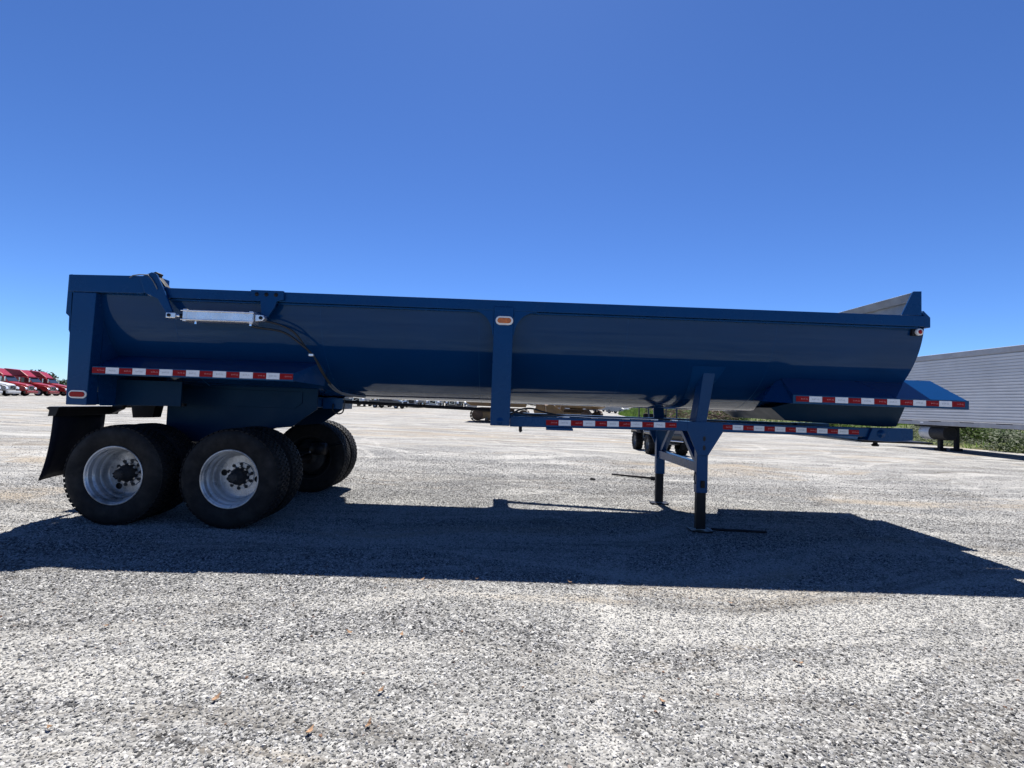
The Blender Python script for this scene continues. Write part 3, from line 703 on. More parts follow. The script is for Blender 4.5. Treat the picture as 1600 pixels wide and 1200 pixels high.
def tractor(name, paint):
    r = empty(name)
    sec = [(0, .62, .72, 1.50), (-.25, .80, .70, 1.62), (-1.1, .98, .85, 1.80), (-1.95, 1.08, .90, 1.98)]
    mb = MB(); vs = []; fs = []
    for x, hw, z0, z1 in sec:
        vs += [(x, -hw, z0), (x, -hw, z1-.22), (x, -hw*.86, z1-.04), (x, -hw*.45, z1), (x, hw*.45, z1), (x, hw*.86, z1-.04), (x, hw, z1-.22), (x, hw, z0)]
    for i in range(3):
        for k in range(8): fs.append((i*8+k, i*8+(k+1) % 8, (i+1)*8+(k+1) % 8, (i+1)*8+k))
    fs += [tuple(range(8)), tuple(range(31, 23, -1))]
    mb.add(vs, fs, 0); hood = mb.build('hood', paint, r, .05)
    MB().box(.004, .05, -.54, .54, .78, 1.42).build('grille_frame', m_chrome, hood, .02)
    MB().box(.052, .07, -.46, .46, .84, 1.36).build('grille', m_black, hood, .01)
    MB().add([(.075, -.44, .87), (.075, -.40, .86), (.075, .44, 1.33), (.075, .40, 1.34)], [(0, 1, 2, 3)]).build('grille_bar', m_chrome, hood)
    for s in (-1, 1):
        MB().prism([(-.62, .72), (-.05, .72), (.02, .95), (-.05, 1.30), (-.5, 1.46), (-1.2, 1.5), (-1.75, 1.35), (-1.8, .9), (-1.66, .9), (-1.55, 1.08), (-1.15, 1.2), (-.75, 1.08)], s*.74, s*1.2).build('fender', paint, r, .06)
        MB().prism([(.06, .95), (.02, 1.22), (-.18, 1.30), (-.10, .98)], s*.80, s*1.16).build('headlight', m_head, r, .02)
        MB().prism([(-2.15, 2.0), (-2.50, 2.62), (-3.15, 2.66), (-3.15, 1.95)], s*1.203, s*1.212).build('side_window', m_glass, r)
        MB().box(-2.12, -2.05, s*1.30, s*1.52, 2.0, 2.62).build('mirror', m_chrome, r, .02)
        MB().box(-2.11, -2.06, s*1.19, s*1.31, 2.28, 2.32).build('mirror_arm', m_black, r)
        MB().lathe([(0, -.75), (.28, -.73), (.31, -.68), (.31, .68), (.28, .73), (0, .75)], 20, (-3.2, s*.92, .68), 'x').build('fuel_tank', m_chrome, r)
        MB().prism([(-3.35, .95), (-5.35, .95), (-5.35, .45), (-4.05, .45)], s*1.12, s*1.2).build('side_skirt', paint, r, .02)
        for x, y in ((-1.15, 1.02), (-6.05, .92), (-7.35, .92)):
            wh = link('wheel', trm, r, loc=(x, s*y, .52), rot=(0, 0, 0 if s < 0 else math.pi)); link('tyre', tt, wh)
    MB().prism([(-1.96, .9), (-1.96, 1.97), (-2.50, 2.74), (-3.3, 2.84), (-3.3, .9)], -1.2, 1.2).build('cab', paint, r, .06)
    MB().hexa([(-1.965, -1.05, 2.02), (-1.965, 1.05, 2.02), (-2.44, .98, 2.70), (-2.44, -.98, 2.70)], [(-1.945, -1.05, 2.035), (-1.945, 1.05, 2.035), (-2.42, .98, 2.715), (-2.42, -.98, 2.715)]).build('windshield', m_glass, r)
    MB().box(-2.46, -2.2, -1.0, 1.0, 2.715, 2.76).build('sun_visor', paint, r, .01)
    MB().box(-5.3, -3.301, -1.21, 1.21, .92, 2.86).build('sleeper', paint, r, .06)
    MB().hexa([(-2.5, -.95, 2.79), (-2.5, .95, 2.79), (-5.3, 1.19, 2.865), (-5.3, -1.19, 2.865)], [(-3.5, -.98, 3.72), (-3.5, .98, 3.72), (-5.3, 1.15, 3.92), (-5.3, -1.15, 3.92)]).build('roof_fairing', paint, r, .1)
    MB().prism([(.02, .36), (.24, .40), (.26, .70), (.02, .73)], -1.18, 1.18).build('bumper', paint, r, .05)
    MB().box(-8.0, -5.31, -.43, .43, .70, .95).build('chassis', m_black, r, .01)
    MB().lathe([(0, 0), (.45, 0), (.48, .05), (.45, .12), (0, .12)], 20, (-6.7, 0, 1.0), 'z').build('fifth_wheel', m_black, r)
    for s in (-1, 1): MB().box(-3.1, -2.0, s*.86, s*1.19, .45, .9).build('step', m_black, r, .02)
    return r
tr = tractor('truck_tractor', m_bodyred)
spots = [(-66.8, 59.6, .33, m_bodyred, 'red sleeper truck at the left end of the red row'),
         (-69.0, 64.9, .30, m_bodyred, 'red sleeper truck in the middle of the three red trucks'),
         (-71.2, 69.8, .34, m_bodyred, 'red sleeper truck half hidden behind the rear post of the blue trailer'),
         (-64.3, 54.9, .31, m_bodywhite, 'white sleeper truck parked beside the first red truck'),
         (-60.4, 49.2, .33, m_bodywhite, 'white truck cut off by the left edge of the photo')]
def recolor(root, old, new):
    for ch in root.children:
        if ch.data and ch.data.materials and ch.data.materials[0] == old:
            key = ch.data.name.split('.')[0]+'_'+new.name
            me = bpy.data.meshes.get(key)
            if me is None: me = ch.data.copy(); me.name = key; me.materials[0] = new
            ch.data = me
        recolor(ch, old, new)
for i, (x, y, rz, mt, lab) in enumerate(spots):
    o = tr if i == 0 else copy_tree(tr)
    o.location = (x, y, 0); o.rotation_euler = (0, 0, rz)
    tag(o, lab, 'truck', 'truck tractors parked along the far side of the yard')
    if mt is not m_bodyred: recolor(o, m_bodyred, mt)

# far vehicles seen in the gap below the tub
for x, y, rz, mt, lab in [(-23.4, 66, -1.45, m_bodywhite, 'white truck at the left end of the far row under the tub'),
                          (-16.2, 72, -1.6, m_bodysilver, 'silver truck in the far row under the tub, left of the excavator'),
                          (-26.6, 64, -1.5, m_bodysilver, 'silver truck partly hidden by the tail beam in the far row'),
                          (-20.2, 68.5, -1.4, m_bodyblack, 'black truck right of the white truck in the far row'),
                          (-12.9, 74, -1.55, m_bodywhite, 'white truck between the silver and black trucks of the far row'),
                          (-9.8, 76, -1.6, m_bodyblack, 'black truck in the far row just left of the excavator'),
                          (-6.7, 78.5, -1.5, m_bodysilver, 'silver truck in the far row partly behind the excavator')]:
    o = copy_tree(tr); o.location = (x, y, 0); o.rotation_euler = (0, 0, rz)
    tag(o, lab, 'truck', 'trucks in the far row'); recolor(o, m_bodyred, mt)
ct, crm = simple_tyre(.38, .24), simple_rim(.38, .24)
def pickup(paint):
    r = empty('pickup_truck')
    MB().prism([(2.7, .45), (2.75, .75), (2.65, 1.08), (1.15, 1.18), (-2.75, 1.12), (-2.8, .5), (-2.2, .42), (2.2, .38)], -.97, .97).build('body', paint, r, .06)
    MB().hexa([(1.2, -.92, 1.17), (1.2, .92, 1.17), (-1.0, .92, 1.17), (-1.0, -.92, 1.17)], [(.45, -.75, 1.85), (.45, .75, 1.85), (-.85, .75, 1.85), (-.85, -.75, 1.85)]).build('cab', paint, r, .05)
    MB().hexa([(1.13, -.84, 1.25), (1.13, .84, 1.25), (.53, .70, 1.80), (.53, -.70, 1.80)], [(1.16, -.84, 1.26), (1.16, .84, 1.26), (.56, .70, 1.81), (.56, -.70, 1.81)]).build('windshield', m_glass, r)
    for s in (-1, 1):
        MB().hexa([(.95, s*.89, 1.27), (-.9, s*.89, 1.27), (-.8, s*.78, 1.77), (.45, s*.78, 1.77)], [(.95, s*.92, 1.27), (-.9, s*.92, 1.27), (-.8, s*.81, 1.77), (.45, s*.81, 1.77)]).build('side_window', m_glass, r)
        MB().box(2.66, 2.76, s*.62, s*.92, .80, 1.0).build('headlight', m_head, r, .02)
        for x in (1.75, -1.75):
            wh = link('wheel', crm, r, loc=(x, s*.86, .38), rot=(0, 0, 0 if s < 0 else math.pi)); link('tyre', ct, wh)
    MB().box(2.70, 2.78, -.55, .55, .78, 1.02).build('grille', m_black, r, .01)
    MB().box(2.72, 2.86, -.95, .95, .42, .62).build('bumper', m_chrome, r, .02)
    return r
pk = pickup(m_bodyblack)
plist = [(-17.6, 63, -.3, m_bodyblack, 'black pickup parked side-on before the far row of trucks'),
         (12.3, 100, -.4, m_bodyblack, 'dark pickup right of the excavator on the far side of the yard'),
         (16.4, 104, -1.2, m_bodywhite, 'white pickup standing between dark pickups on the far side of the yard'),
         (20.0, 108, -.3, m_bodyblack, 'dark pickup behind the pale gravel road'),
         (14.2, 94, -.2, m_bodywhite, 'white pickup nearest to the excavator bucket on the far side'),
         (9.0, 92, -.9, m_bodysilver, 'silver pickup just right of the excavator'),
         (25.2, 112, -1.1, m_bodysilver, 'silver pickup in the far row next to the grey van')]
for i, (x, y, rz, mt, lab) in enumerate(plist):
    o = pk if i == 0 else copy_tree(pk)
    o.location = (x, y, 0); o.rotation_euler = (0, 0, rz); tag(o, lab, 'pickup', 'pickups in the distance')
    if mt is not m_bodyblack: recolor(o, m_bodyblack, mt)
# grey van
v = empty('delivery_van', (22.6, 88, 0), -1.0); tag(v, 'pale grey van parked at the start of the grass bank', 'van')
MB().prism([(2.5, .4), (2.55, .95), (1.9, 1.2), (1.3, 2.1), (-2.5, 2.2), (-2.5, .4)], -.98, .98).build('body', m_bodysilver, v, .06)
MB().hexa([(1.90, -.85, 1.25), (1.90, .85, 1.25), (1.38, .78, 2.03), (1.38, -.78, 2.03)], [(1.93, -.85, 1.26), (1.93, .85, 1.26), (1.41, .78, 2.04), (1.41, -.78, 2.04)]).build('windshield', m_glass, v)
for s in (-1, 1):
    MB().box(.3, 1.2, s*.98, s*.99, 1.3, 1.95).build('side_window', m_glass, v)
    MB().box(2.48, 2.57, s*.6, s*.9, .75, .95).build('headlight', m_head, v)
    for x in (1.6, -1.5):
        wh = link('wheel', crm, v, loc=(x, s*.88, .38), rot=(0, 0, 0 if s < 0 else math.pi)); link('tyre', ct, wh)
# excavator
m_yel = simple('worn_yellow_paint', (.17, .092, .022), .5, var=.3, scale=2, dirt=(.09, .05, .03), dirt_amt=.8)
m_rust = simple('rusty_track_steel', (.11, .066, .038), .75, .2, var=.4, scale=4, dirt=(.28, .23, .17), dirt_amt=.6)
ex = empty('excavator', (.6, 27.6, 0), -.05); tag(ex, 'rusty yellow tracked excavator parked behind the blue trailer', 'excavator')
def belt(y0, y1):
    mb = MB(); L, R = 1.55, .46; pts = []
    for k in range(13): a = math.pi/2+math.pi*k/12; pts.append((-L+R*math.cos(a), R+R*math.sin(a)))
    for k in range(13): a = -math.pi/2+math.pi*k/12; pts.append((L+R*math.cos(a), R+R*math.sin(a)))
    per = pts+[pts[0]]; d = 0; total = sum(math.dist(a, b) for a, b in zip(per, per[1:])); n = 44
    for q in range(n):
        s = total*q/n; acc = 0
        for a, b in zip(per, per[1:]):
            l = math.dist(a, b)
            if acc+l >= s and l > 0:
                u = (s-acc)/l; x, z = a[0]+(b[0]-a[0])*u, a[1]+(b[1]-a[1])*u; tx, tz = (b[0]-a[0])/l, (b[1]-a[1])/l; break
            acc += l
        h = total/n*.44; nx, nz = tz, -tx
        A = [(x-tx*h, z-tz*h), (x+tx*h, z+tz*h), (x+tx*h+nx*.05, z+tz*h+nz*.05), (x-tx*h+nx*.05, z-tz*h+nz*.05)]
        mb.prism(A, y0, y1)
    return mb
for s in (-1, 1):
    tb = belt(s*1.15-.3, s*1.15+.3).build('track', m_rust, ex, loc=(-1.0, 0, .05))
    MB().box(-1.3, 1.3, s*1.15-.16, s*1.15+.16, .22, .68).build('track_frame', m_yel, tb, .04)
    for x in (-1.55, 1.55): MB().lathe([(0, -.2), (.36, -.2), (.40, -.12), (.40, .12), (.36, .2), (0, .2)], 20, (x, s*1.15, .46)).build('idler_wheel', m_rust, tb)
    for x in (-.9, -.45, 0, .45, .9): MB().lathe([(0, -.2), (.14, -.2), (.14, .2), (0, .2)], 12, (x, s*1.15, .16)).build('roller', m_rust, tb)
MB().box(-1.9, -.1, -.85, .85, .4, .95).build('carbody', m_rust, ex, .05)
MB().lathe([(.6, .95), (.6, 1.12)], 24, (-1.0, 0, 0), 'z').build('slew_ring', m_rust, ex)
MB().prism([(-3.4, 1.32), (-3.0, 1.12), (.55, 1.12), (.55, 1.5), (.2, 2.1), (-2.9, 2.2), (-3.4, 1.95)], -1.3, 1.3).build('house', m_yel, ex, .06)
cb = MB().prism([(-.5, 1.13), (.75, 1.13), (.8, 1.9), (.4, 2.85), (-.5, 2.9)], -1.32, -.4).build('cab', m_yel, ex, .04)
MB().prism([(-.4, 1.95), (.68, 1.95), (.34, 2.75), (-.4, 2.78)], -1.335, -1.325).build('side_window', m_glass, cb)
MB().prism([(.1, 1.5), (.35, 1.5), (2.2, 3.8), (3.9, 3.4), (3.8, 3.1), (2.3, 3.35), (.45, 1.4)], -.25, .15).build('boom', m_yel, ex, .03)
MB().prism([(3.5, 3.6), (3.95, 3.5), (3.35, .75), (3.1, .7)], -.2, .1).build('stick', m_yel, ex, .03)
bk = MB().prism([(2.25, .45), (2.1, 1.3), (2.5, 1.45), (3.2, 1.0), (3.4, .75), (3.1, .06), (2.5, .05)], -.65, .55).build('bucket', m_yel, ex, .03)
for y in (-.6, -.3, 0, .3): MB().prism([(2.25, .44), (2.1, .30), (2.28, .36)], y, y+.14).build('tooth', m_rust, bk)
MB().tube([(1.0, -.05, 1.5), (2.3, -.05, 3.0)], .09, 10).build('boom_cylinder', m_chrome, ex)
MB().tube([(2.6, -.05, 3.5), (3.55, -.05, 3.75)], .08, 10).build('stick_cylinder', m_chrome, ex)
ex2 = copy_tree(ex); ex2.location = (5.6, 38, 0); ex2.rotation_euler = (0, 0, 2.5)
tag(ex2, 'second rusty yellow excavator farther back, right of the centre post', 'excavator')
# utility vehicle behind the landing gear
ut = empty('utility_vehicle', (4.85, 9.75, 0), math.radians(-90)); tag(ut, 'black utility vehicle with knobbly tyres behind the landing gear', 'utility vehicle')
def knob():
    mb = MB(); R, wd = .30, .22
    mb.lathe([(R*.5, -wd*.42), (R*.68, -wd*.5), (R*.9, -wd*.5), (R*.95, -wd*.4), (R*.96, 0), (R*.95, wd*.4), (R*.9, wd*.5), (R*.68, wd*.5), (R*.5, wd*.42)], 28)
    for k in range(18):
        a = 2*math.pi*k/18
        for y0, y1, ph in ((-.105, -.02, 0), (.02, .105, .17)):
            q = []
            for r in (R*.92, R*1.04):
                for (da, y) in ((0, y0), (.2, y0), (.2, y1), (0, y1)): q.append((r*math.cos(a+ph+da), y, r*math.sin(a+ph+da)))
            mb.hexa(q[:4], q[4:])
    return mb.mesh('tyre', m_rubber)
kt, kr = knob(), MB().lathe([(.15, -.09), (.14, -.08), (.135, -.02), (.05, -.015), (.045, -.06), (0, -.06)], 24).mesh('wheel', m_conduit)
for x in (.70, -.68):
    for s in (-1, 1):
        wh = link('wheel', kr, ut, loc=(x, s*.47, .305), rot=(0, 0, 0 if s < 0 else math.pi)); link('tyre', kt, wh)
    MB().tube([(x, -.42, .31), (x, .42, .31)], .03, 8).build('axle', m_nut, ut)
MB().prism([(1.0, .38), (1.05, .62), (.85, .80), (.30, .88), (.22, .46), (-.25, .44), (-.30, .66), (-1.05, .72), (-1.05, .40), (-.4, .30), (.5, .30)], -.40, .40).build('body', m_bodyblack, ut, .04)
for s in (-1, 1):
    for x in (.70, -.68): MB().prism([(x-.38, .52), (x-.30, .68), (x+.28, .70), (x+.38, .56), (x+.30, .60), (x-.28, .60)], s*.32, s*.60).build('fender', m_bodyblack, ut, .02)
    MB().tube(spline([(.45, s*.42, .85), (.18, s*.46, 1.65), (-.55, s*.46, 1.68), (-.62, s*.44, .7)], 5), .025, 8).build('roll_bar', m_bodyblack, ut)
MB().box(-.35, .0, -.38, .38, .62, .74).build('seat', m_rubber, ut, .04)
MB().box(-.45, -.34, -.38, .38, .70, 1.2).build('backrest', m_rubber, ut, .04)
MB().box(-1.15, -.5, -.5, .5, .74, .98).build('cargo_box', m_bodyblack, ut, .02)
MB().box(-.6, .25, -.48, .48, 1.67, 1.70).build('roof', m_bodyblack, ut, .01)
MB().tube([(1.12, -.36, .42), (1.14, 0, .44), (1.12, .36, .42)], .022, 8).build('bumper', m_chrome, ut)
MB().lathe([(.13, -.012), (.145, 0), (.13, .012), (.118, 0)], 20, (.28, -.2, 1.0), 'x', closed=True).build('steering_wheel', m_black, ut)
# steel bar lying on the gravel
a, b = Vector((2.16, 4.47, .03)), Vector((3.02, 3.98, .04)); d = (b-a).normalized()
pb = MB().tube([a, a+(b-a)*.78], [.02, .028], 10).build('pry_bar', m_black); tag(pb, 'dark steel bar lying on the gravel beside the far landing leg', 'bar')
MB().tube([a+(b-a)*.78, a+(b-a)*.82, b], [.05, .05, .04], 12).build('collar', m_black, pb)
sb = MB().hexa([(1.60, 3.84, .0), (1.70, 3.80, .0), (1.72, 3.86, .0), (1.62, 3.90, .0)], [(1.61, 3.84, .045), (1.68, 3.81, .03), (1.70, 3.85, .03), (1.63, 3.88, .04)]).build('rubber_scrap', m_rubber, None, .006)
tag(sb, 'small dark scrap lying left of the steel bar', 'scrap')
# thin rod on the ground in the shade near the front foot
rb = MB().tube([(2.40, .53, .02), (2.75, .49, .022), (2.98, .475, .02), (3.01, .49, .02)], .014, 8).build('steel_rod', m_black); tag(rb, 'thin dark rod on the shaded gravel at the front landing foot', 'rod')

# grey box trailer on the right
m_ribs = simple('silver_siding', (.55, .55, .55), .5, .05, var=.07, scale=1.2, dirt=(.36, .355, .35), dirt_amt=.35)
m_gap = simple('siding_seam', (.30, .305, .31), .6, var=.1)
m_rail = simple('grey_side_rail', (.33, .33, .34), .5, .2, var=.12, scale=3, dirt=(.2, .18, .16), dirt_amt=.4)
gt = empty('box_trailer', (18.15, 17.2, 0)); tag(gt, 'long silver grey box trailer with ribbed siding parked at the right', 'trailer')
GL = 15.2
MB().box(.02, 2.58, -GL, 0, 1.26, 4.0).build('box', m_gap, gt, .02)
nrow = 22; z0, z1 = 1.285, 3.83
for k in range(nrow):
    za = z0+(z1-z0)*k/nrow; zb = z0+(z1-z0)*(k+1)/nrow
    MB().prism([(.018, za+.004), (-.004, za+.012), (-.006, (za+zb)/2), (-.004, zb-.010), (.018, zb-.002)], -GL+.03, -.03).build('siding_panel', m_ribs, gt)
MB().box(-.02, .05, -GL, 0, 3.86, 4.08).build('top_rail', m_rail, gt, .01)
rl = MB().box(-.025, .06, -GL, 0, 1.075, 1.275).build('side_rail', m_rail, gt, .01)
for k in range(10): MB().box(-.031, -.026, -1.2-k*1.35-.55, -1.2-k*1.35, 1.225, 1.250).build('reflector', m_black, rl)
MB().box(-.031, -.026, -2.3, -2.16, 1.15, 1.20).build('reflector', m_white, rl)
for k in range(20): MB().box(.07, 2.5, -.5-k*.75-.1, -.5-k*.75, 1.061, 1.20).build('crossmember', m_black, gt)
tk = MB().lathe([(.30, -.55), (.30, .55), (.26, .58), (0, .58)], 28, (.36, -2.55, .76)).build('fuel_tank', m_drum, gt)
MB().lathe([(0, .60), (.25, .595), (.308, .57), (.308, .12), (.295, .10)], 28, (.36, -2.55, .76)).build('white_cap', m_bodywhite, tk)
MB().lathe([(0, -.56), (.27, -.555), (.30, -.55)], 28, (.36, -2.55, .76)).build('end_cap', m_drum, tk)
MB().box(.10, .85, -3.3, -1.7, 1.0, 1.06).build('tank_rack', m_black, gt, .01)
for s in (.45, 1.15):
    lg2 = MB().box(s-.07, s+.07, -2.65, -2.51, .12, 1.05).build('landing_leg', m_black, gt, .006)
    MB().box(s-.14, s+.14, -2.72, -2.44, .004, .12).build('foot', m_black, lg2, .006)
for yy in (-GL+1.4, -GL+2.7):
    for x, rz in ((.28, -math.pi/2), (.60, -math.pi/2), (2.0, math.pi/2), (2.32, math.pi/2)):
        wh = link('wheel', trm, gt, loc=(x, yy, .52), rot=(0, 0, rz)); link('tyre', tt, wh)

# ------------------------------------------------------------------ grass bank, shrubs, brush, trees
m_grass = simple('bank_soil_grass', (.055, .07, .022), .9, var=.5, scale=1.3, dirt=(.15, .09, .045), dirt_amt=.6, bump=.4, spec=.2)
def leaf_mat(name, col, trans=.35):
    m, t, b = nodes(name)
    p = pos(t); c = ramp(t, noise(t, p, 1.5, 4), [(.3, tuple(x*.55 for x in col)), (.7, tuple(x*1.5 for x in col))])
    t.links.new(c, b.inputs['Base Color']); b.inputs['Roughness'].default_value = .6; b.inputs['Specular IOR Level'].default_value = .25
    tr_ = t.nodes.new('ShaderNodeBsdfTranslucent'); t.links.new(c, tr_.inputs[0])
    mx = t.nodes.new('ShaderNodeMixShader'); mx.inputs[0].default_value = trans
    o = t.nodes['Material Output']; t.links.new(b.outputs[0], mx.inputs[1]); t.links.new(tr_.outputs[0], mx.inputs[2]); t.links.new(mx.outputs[0], o.inputs[0])
    return m
m_leafa = leaf_mat('shrub_leaves', (.055, .09, .02)); m_leafb = leaf_mat('dull_leaves', (.035, .055, .02)); m_leafc = leaf_mat('grass_blades', (.09, .15, .03))
m_leaft = leaf_mat('tree_leaves', (.025, .042, .014), .2)
m_bark = simple('bark', (.09, .06, .042), .9, var=.4, scale=5, bump=.4)
foot = [(23, -30), (22.6, -5), (22.2, 12), (21.2, 20), (17.2, 26), (14.6, 36), (15.5, 50), (19.5, 75), (30, 115), (48, 165)]
def bank_xy(u, s):
    u *= len(foot)-1; i = min(int(u), len(foot)-2); f = u-i
    x = foot[i][0]+(foot[i+1][0]-foot[i][0])*f; y = foot[i][1]+(foot[i+1][1]-foot[i][1])*f
    return x+s, y+.25*s
def bank_z(u, s):
    h = .75+.5*u+.25*math.sin(u*40)+.15*math.sin(u*97+s)
    return -.03+h*(1-math.exp(-s/3.2))+.08*math.sin(s*1.7+u*60)*min(1, s/2)+.3*min(1, s/60)
def bank():
    mb = MB(); nu, ss = 90, [0, .5, 1, 1.7, 2.6, 4, 6, 9, 14, 22, 40, 80, 160]; vs = []; fs = []
    for i in range(nu+1):
        for s in ss: vs.append((*bank_xy(i/nu, s), bank_z(i/nu, s)))
    m = len(ss)
    for i in range(nu):
        for k in range(m-1): fs.append((i*m+k, i*m+k+1, (i+1)*m+k+1, (i+1)*m+k))
    o = mb.add(vs, fs, 0, True).build('grass_bank', m_grass); o['kind'] = 'structure'
bank()
random.seed(11)
def blades():
    mb = MB(); vs = []; fs = []
    for q in range(26000):
        u = random.random(); s = random.random()**1.5*12+.05
        if u < .12 or (u < .36 and random.random() < .8): continue
        x, y = bank_xy(u, s); z = bank_z(u, s); a = random.random()*6.28; h = .12+.3*random.random()**2; wd = .02+.03*random.random()
        if y > 40: h *= 1.6; wd *= 2.5
        dx, dy = math.cos(a)*wd, math.sin(a)*wd; lx, ly = random.gauss(0, h*.4), random.gauss(0, h*.4); i = len(vs)
        vs += [(x-dx, y-dy, z-.02), (x+dx, y+dy, z-.02), (x+lx, y+ly, z+h)]; fs.append((i, i+1, i+2))
    o = mb.add(vs, fs).build('bank_grass', m_leafc); o['kind'] = 'stuff'
    o['label'] = 'tall green grass covering the bank'
blades()
def shrub_mesh(n, rx, ry, rz, lf, seed):
    rnd = random.Random(seed); vs = []; fs = []
    cl = [(rnd.gauss(0, .45)*rx, rnd.gauss(0, .45)*ry, rnd.random()*rz*1.2, .25+.35*rnd.random()) for _ in range(16)]
    for q in range(n):
        c = rnd.choice(cl); v = Vector((rnd.gauss(0, 1), rnd.gauss(0, 1), rnd.gauss(0, 1))).normalized()*c[3]*rnd.random()**.35
        p = Vector((c[0]+v.x*rx, c[1]+v.y*ry, max(.02, c[2]+v.z*rz)))
        a = Vector((rnd.gauss(0, 1), rnd.gauss(0, 1), rnd.gauss(0, .6))).normalized(); b = a.orthogonal().normalized(); L = lf*(.6+.8*rnd.random())
        i = len(vs); vs += [p-a*L*.5, p+b*L*.28, p+a*L*.5, p-b*L*.28]; fs.append((i, i+1, i+2, i+3))
    return MB().add(vs, fs)
def stems_mesh(rx, h, seed, n=7):
    rnd = random.Random(seed); mb = MB()
    for k in range(n):
        a = rnd.random()*6.28; r = rx*.6*rnd.random()
        mb.tube([(0, 0, -.05), (math.cos(a)*r*.4, math.sin(a)*r*.4, h*.5), (math.cos(a)*r, math.sin(a)*r, h)], [.025, .018, .006], 5)
    return mb
kinds = [(shrub_mesh(1500, 1.1, 1.1, .75, .13, 1).mesh('foliage', m_leafa), stems_mesh(1.1, .8, 1).mesh('stem', m_bark)),
         (shrub_mesh(1300, .9, 1.0, .6, .11, 2).mesh('foliage', m_leafb), stems_mesh(.9, .6, 2).mesh('stem', m_bark)),
         (shrub_mesh(1600, 1.2, 1.0, .9, .14, 3).mesh('foliage', m_leafa), stems_mesh(1.1, .9, 3).mesh('stem', m_bark))]
adj = ['bright green leafy shrub', 'dull green low shrub', 'bushy yellow-green shrub']
where = [('below the side rail at the right edge of the photo', .185, .6), ('under the box trailer near the right edge', .200, 1.6), ('under the middle of the box trailer', .216, .7), ('under the box trailer, right of its fuel tank', .232, 1.5),
         ('just right of the fuel tank of the box trailer', .248, .6), ('behind the fuel tank of the box trailer', .268, 1.8), ('left of the fuel tank behind the arm end', .30, 2.2), ('beyond the front arm of the blue trailer', .40, 1.2),
         ('on the bank seen under the nose of the blue trailer', .455, 1.0), ('on the bank seen under the front wing', .50, 2.0), ('on the bank right of the body rest', .535, 1.2), ('on the bank between the brush and the van', .63, 2.0), ('high on the bank behind the landing gear', .59, 3.2), ('at the near end of the bank behind the box trailer', .165, 1.2)]
for i, (wtxt, u, s) in enumerate(where):
    k = (i*2) % 3 if i % 4 else 1
    o = empty('shrub'); x, y = bank_xy(u, s); o.location = (x, y, bank_z(u, s)-.05); o.rotation_euler = (0, 0, i*1.3); sz = .8+.35*random.random(); o.scale = (sz, sz, sz*.9)
    link('foliage', kinds[k][0], o); link('stem', kinds[k][1], o)
    tag(o, adj[k]+' '+wtxt, 'shrub', 'shrubs along the grass bank')
# low ground cover on the bank below the box trailer
def cover():
    vs = []; fs = []; rnd = random.Random(5)
    for q in range(30000):
        u = .13+.22*rnd.random(); s = rnd.random()*7; x, y = bank_xy(u, s); z = bank_z(u, s)
        f = math.sin(x*2.1+y*1.3)+math.sin(y*2.7-x)
        if f < -.6: continue
        p = Vector((x, y, z+.02+rnd.random()*(.16+.10*f))); a = Vector((rnd.gauss(0, 1), rnd.gauss(0, 1), rnd.gauss(0, .5))).normalized(); b = a.orthogonal().normalized(); L = .06+.07*rnd.random()
        i = len(vs); vs += [p-a*L*.5, p+b*L*.3, p+a*L*.5, p-b*L*.3]; fs.append((i, i+1, i+2, i+3))
    o = MB().add(vs, fs).build('ground_cover', m_leafb); o['kind'] = 'stuff'; o['label'] = 'dull leafy ground cover on the bank behind the box trailer'
cover()
# brush pile of cut branches
rnd = random.Random(21)
def brush(x, y, rx, ry, h, n, label):
    mb = MB()
    for k in range(n):
        a = rnd.random()*6.28; px, py = x+rnd.gauss(0, .5)*rx, y+rnd.gauss(0, .5)*ry; L = .6+1.6*rnd.random(); el = rnd.gauss(.1, .35); z = .05+h*rnd.random()*max(0, 1-((px-x)/rx)**2*.6)
        dx, dy, dz = math.cos(a)*math.cos(el)*L/2, math.sin(a)*math.cos(el)*L/2, math.sin(el)*L/2
        mb.tube([(px-dx, py-dy, max(.02, z-dz)), (px+rnd.gauss(0, .08), py, z+rnd.random()*.1), (px+dx, py+dy, max(.02, z+dz))], [.03*rnd.random()+.012, .022, .008], 5)
    o = mb.build('brush_pile', m_bark, None); tag(o, label, 'brush pile', 'brush piles at the foot of the bank')
brush(16.3, 31, 2.0, 1.6, 1.7, 190, 'brown brush pile right of the body rest under the tub')
brush(14.0, 34.5, 2.0, 1.8, 1.8, 170, 'brown brush pile seen through the landing gear')
# fence posts
for i, (u, lab) in enumerate([(.64, 'thin dark fence post at the far left of the bank'), (.60, 'thin dark fence post on the bank left of the far body rest')]):
    x, y = bank_xy(u, .5); o = MB().tube([(x, y, -.1), (x, y, 2.0)], .06, 8).build('fence_post', m_bark); tag(o, lab, 'post', 'fence posts on the bank')
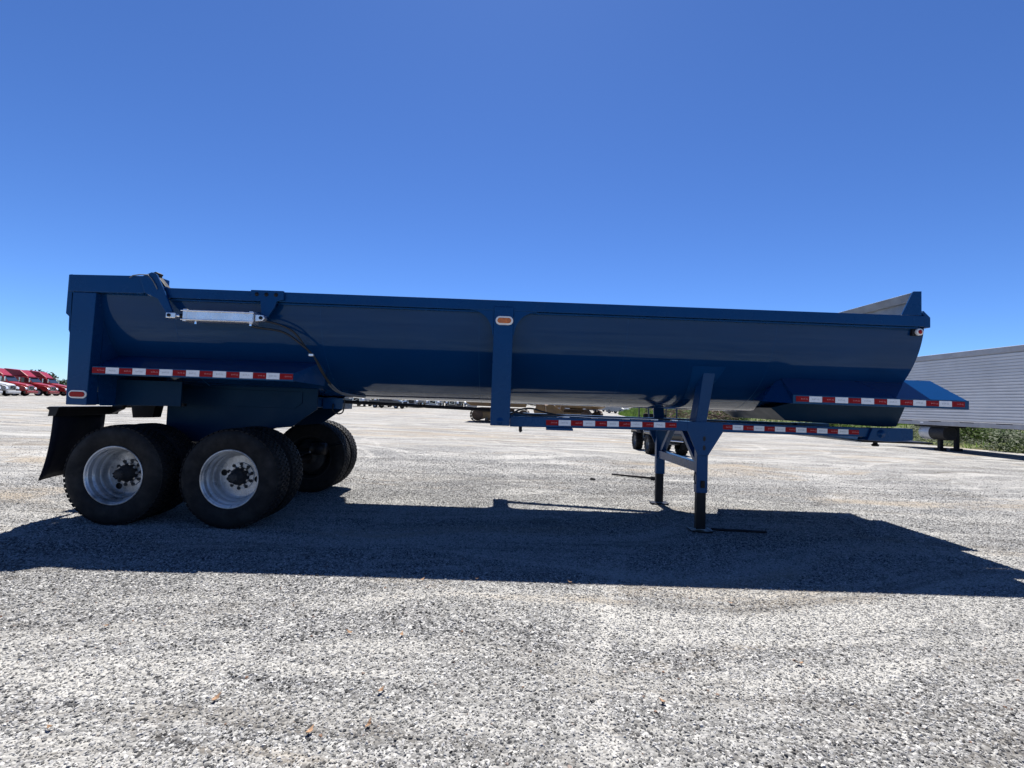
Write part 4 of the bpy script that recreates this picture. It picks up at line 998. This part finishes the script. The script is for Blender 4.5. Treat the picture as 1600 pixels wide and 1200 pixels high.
# far tree line round the back of the yard
def treeline():
    rnd = random.Random(9); vs = []; fs = []
    for k in range(170):
        a = math.radians(-75+150*k/169+rnd.gauss(0, .3)); D = 250+rnd.random()*50; cx, cy = math.sin(a)*D, math.cos(a)*D
        H = 4.5+4.0*rnd.random(); R = 3.5+2.5*rnd.random()
        for q in range(420):
            v = Vector((rnd.gauss(0, 1), rnd.gauss(0, 1), rnd.gauss(0, 1))).normalized()*(.35+.65*rnd.random()**.5)
            lump = 1+.14*math.sin(v.x*7+k)+.1*math.sin(v.z*9+k*2)
            p = Vector((cx+v.x*R*lump, cy+v.y*R*lump, H*.5+v.z*H*.5*lump)); t1 = Vector((rnd.gauss(0, 1), rnd.gauss(0, 1), rnd.gauss(0, 1))).normalized(); t2 = t1.orthogonal().normalized(); L = .35+.45*rnd.random()
            i = len(vs); vs += [p-t1*L, p+t2*L, p+t1*L]; fs.append((i, i+1, i+2))
    o = MB().add(vs, fs).build('tree_line', m_leaft); o['kind'] = 'stuff'; o['label'] = 'far dark green tree line along the horizon'
treeline()

# dry leaves on the gravel
m_dry = simple('dry_leaf', (.22, .135, .08), .7, var=.45, scale=25, spec=.2)
rnd = random.Random(31)
LEAF_PLACES = ['in the lower left corner of the photo', 'nearest the left edge below the rear wheel shadow', 'lower left, alone below the front wheel', 'just above the pair of lower leaves left of centre', 'lowest of the leaves just left of centre', 'left of the pair in the middle distance left of centre', 'right of the pair in the middle distance left of centre', 'lowest and leftmost of the three leaves left of centre', 'at the shadow edge left of the centre post', 'at the shadow edge right below the centre post', 'at the shadow edge right of the centre post', 'just below the shadow under the landing gear', 'in the lower right centre of the foreground', 'farthest right of all the leaves']
for (x, y), place in zip([(-1.806, -2.835), (-2.282, -2.022), (-1.267, -2.626), (-0.549, -2.538), (-0.536, -2.762), (-0.883, -2.011), (-0.573, -2.022), (-0.765, -2.812), (-0.604, -1.192), (-0.189, -1.146), (0.534, -1.152), (1.653, -1.444), (0.779, -2.557), (1.663, -2.199)], LEAF_PLACES):
    L = .016+.007*rnd.random(); out = []; top = []
    for k in range(10):
        a = 2*math.pi*k/10; r = L*(1 if k % 2 == 0 else .72)*(1.25 if k in (0, 5) else .8)
        out.append((r*math.cos(a), r*math.sin(a)*.75, .008+.004*math.cos(2*a)+.003*rnd.random()))
    vs = out+[(0, 0, .006)]
    lf = MB().add(vs, [(k, (k+1) % 10, 10) for k in range(10)]).build('fallen_leaf', m_dry, None, 0, (x, y, .009), (rnd.gauss(0, .15), rnd.gauss(0, .15), rnd.random()*6.28))
    sd = lf.modifiers.new('t', 'SOLIDIFY'); sd.thickness = .0008
    tag(lf, 'small dry brown leaf '+place, 'leaf', 'dry leaves scattered over the gravel')
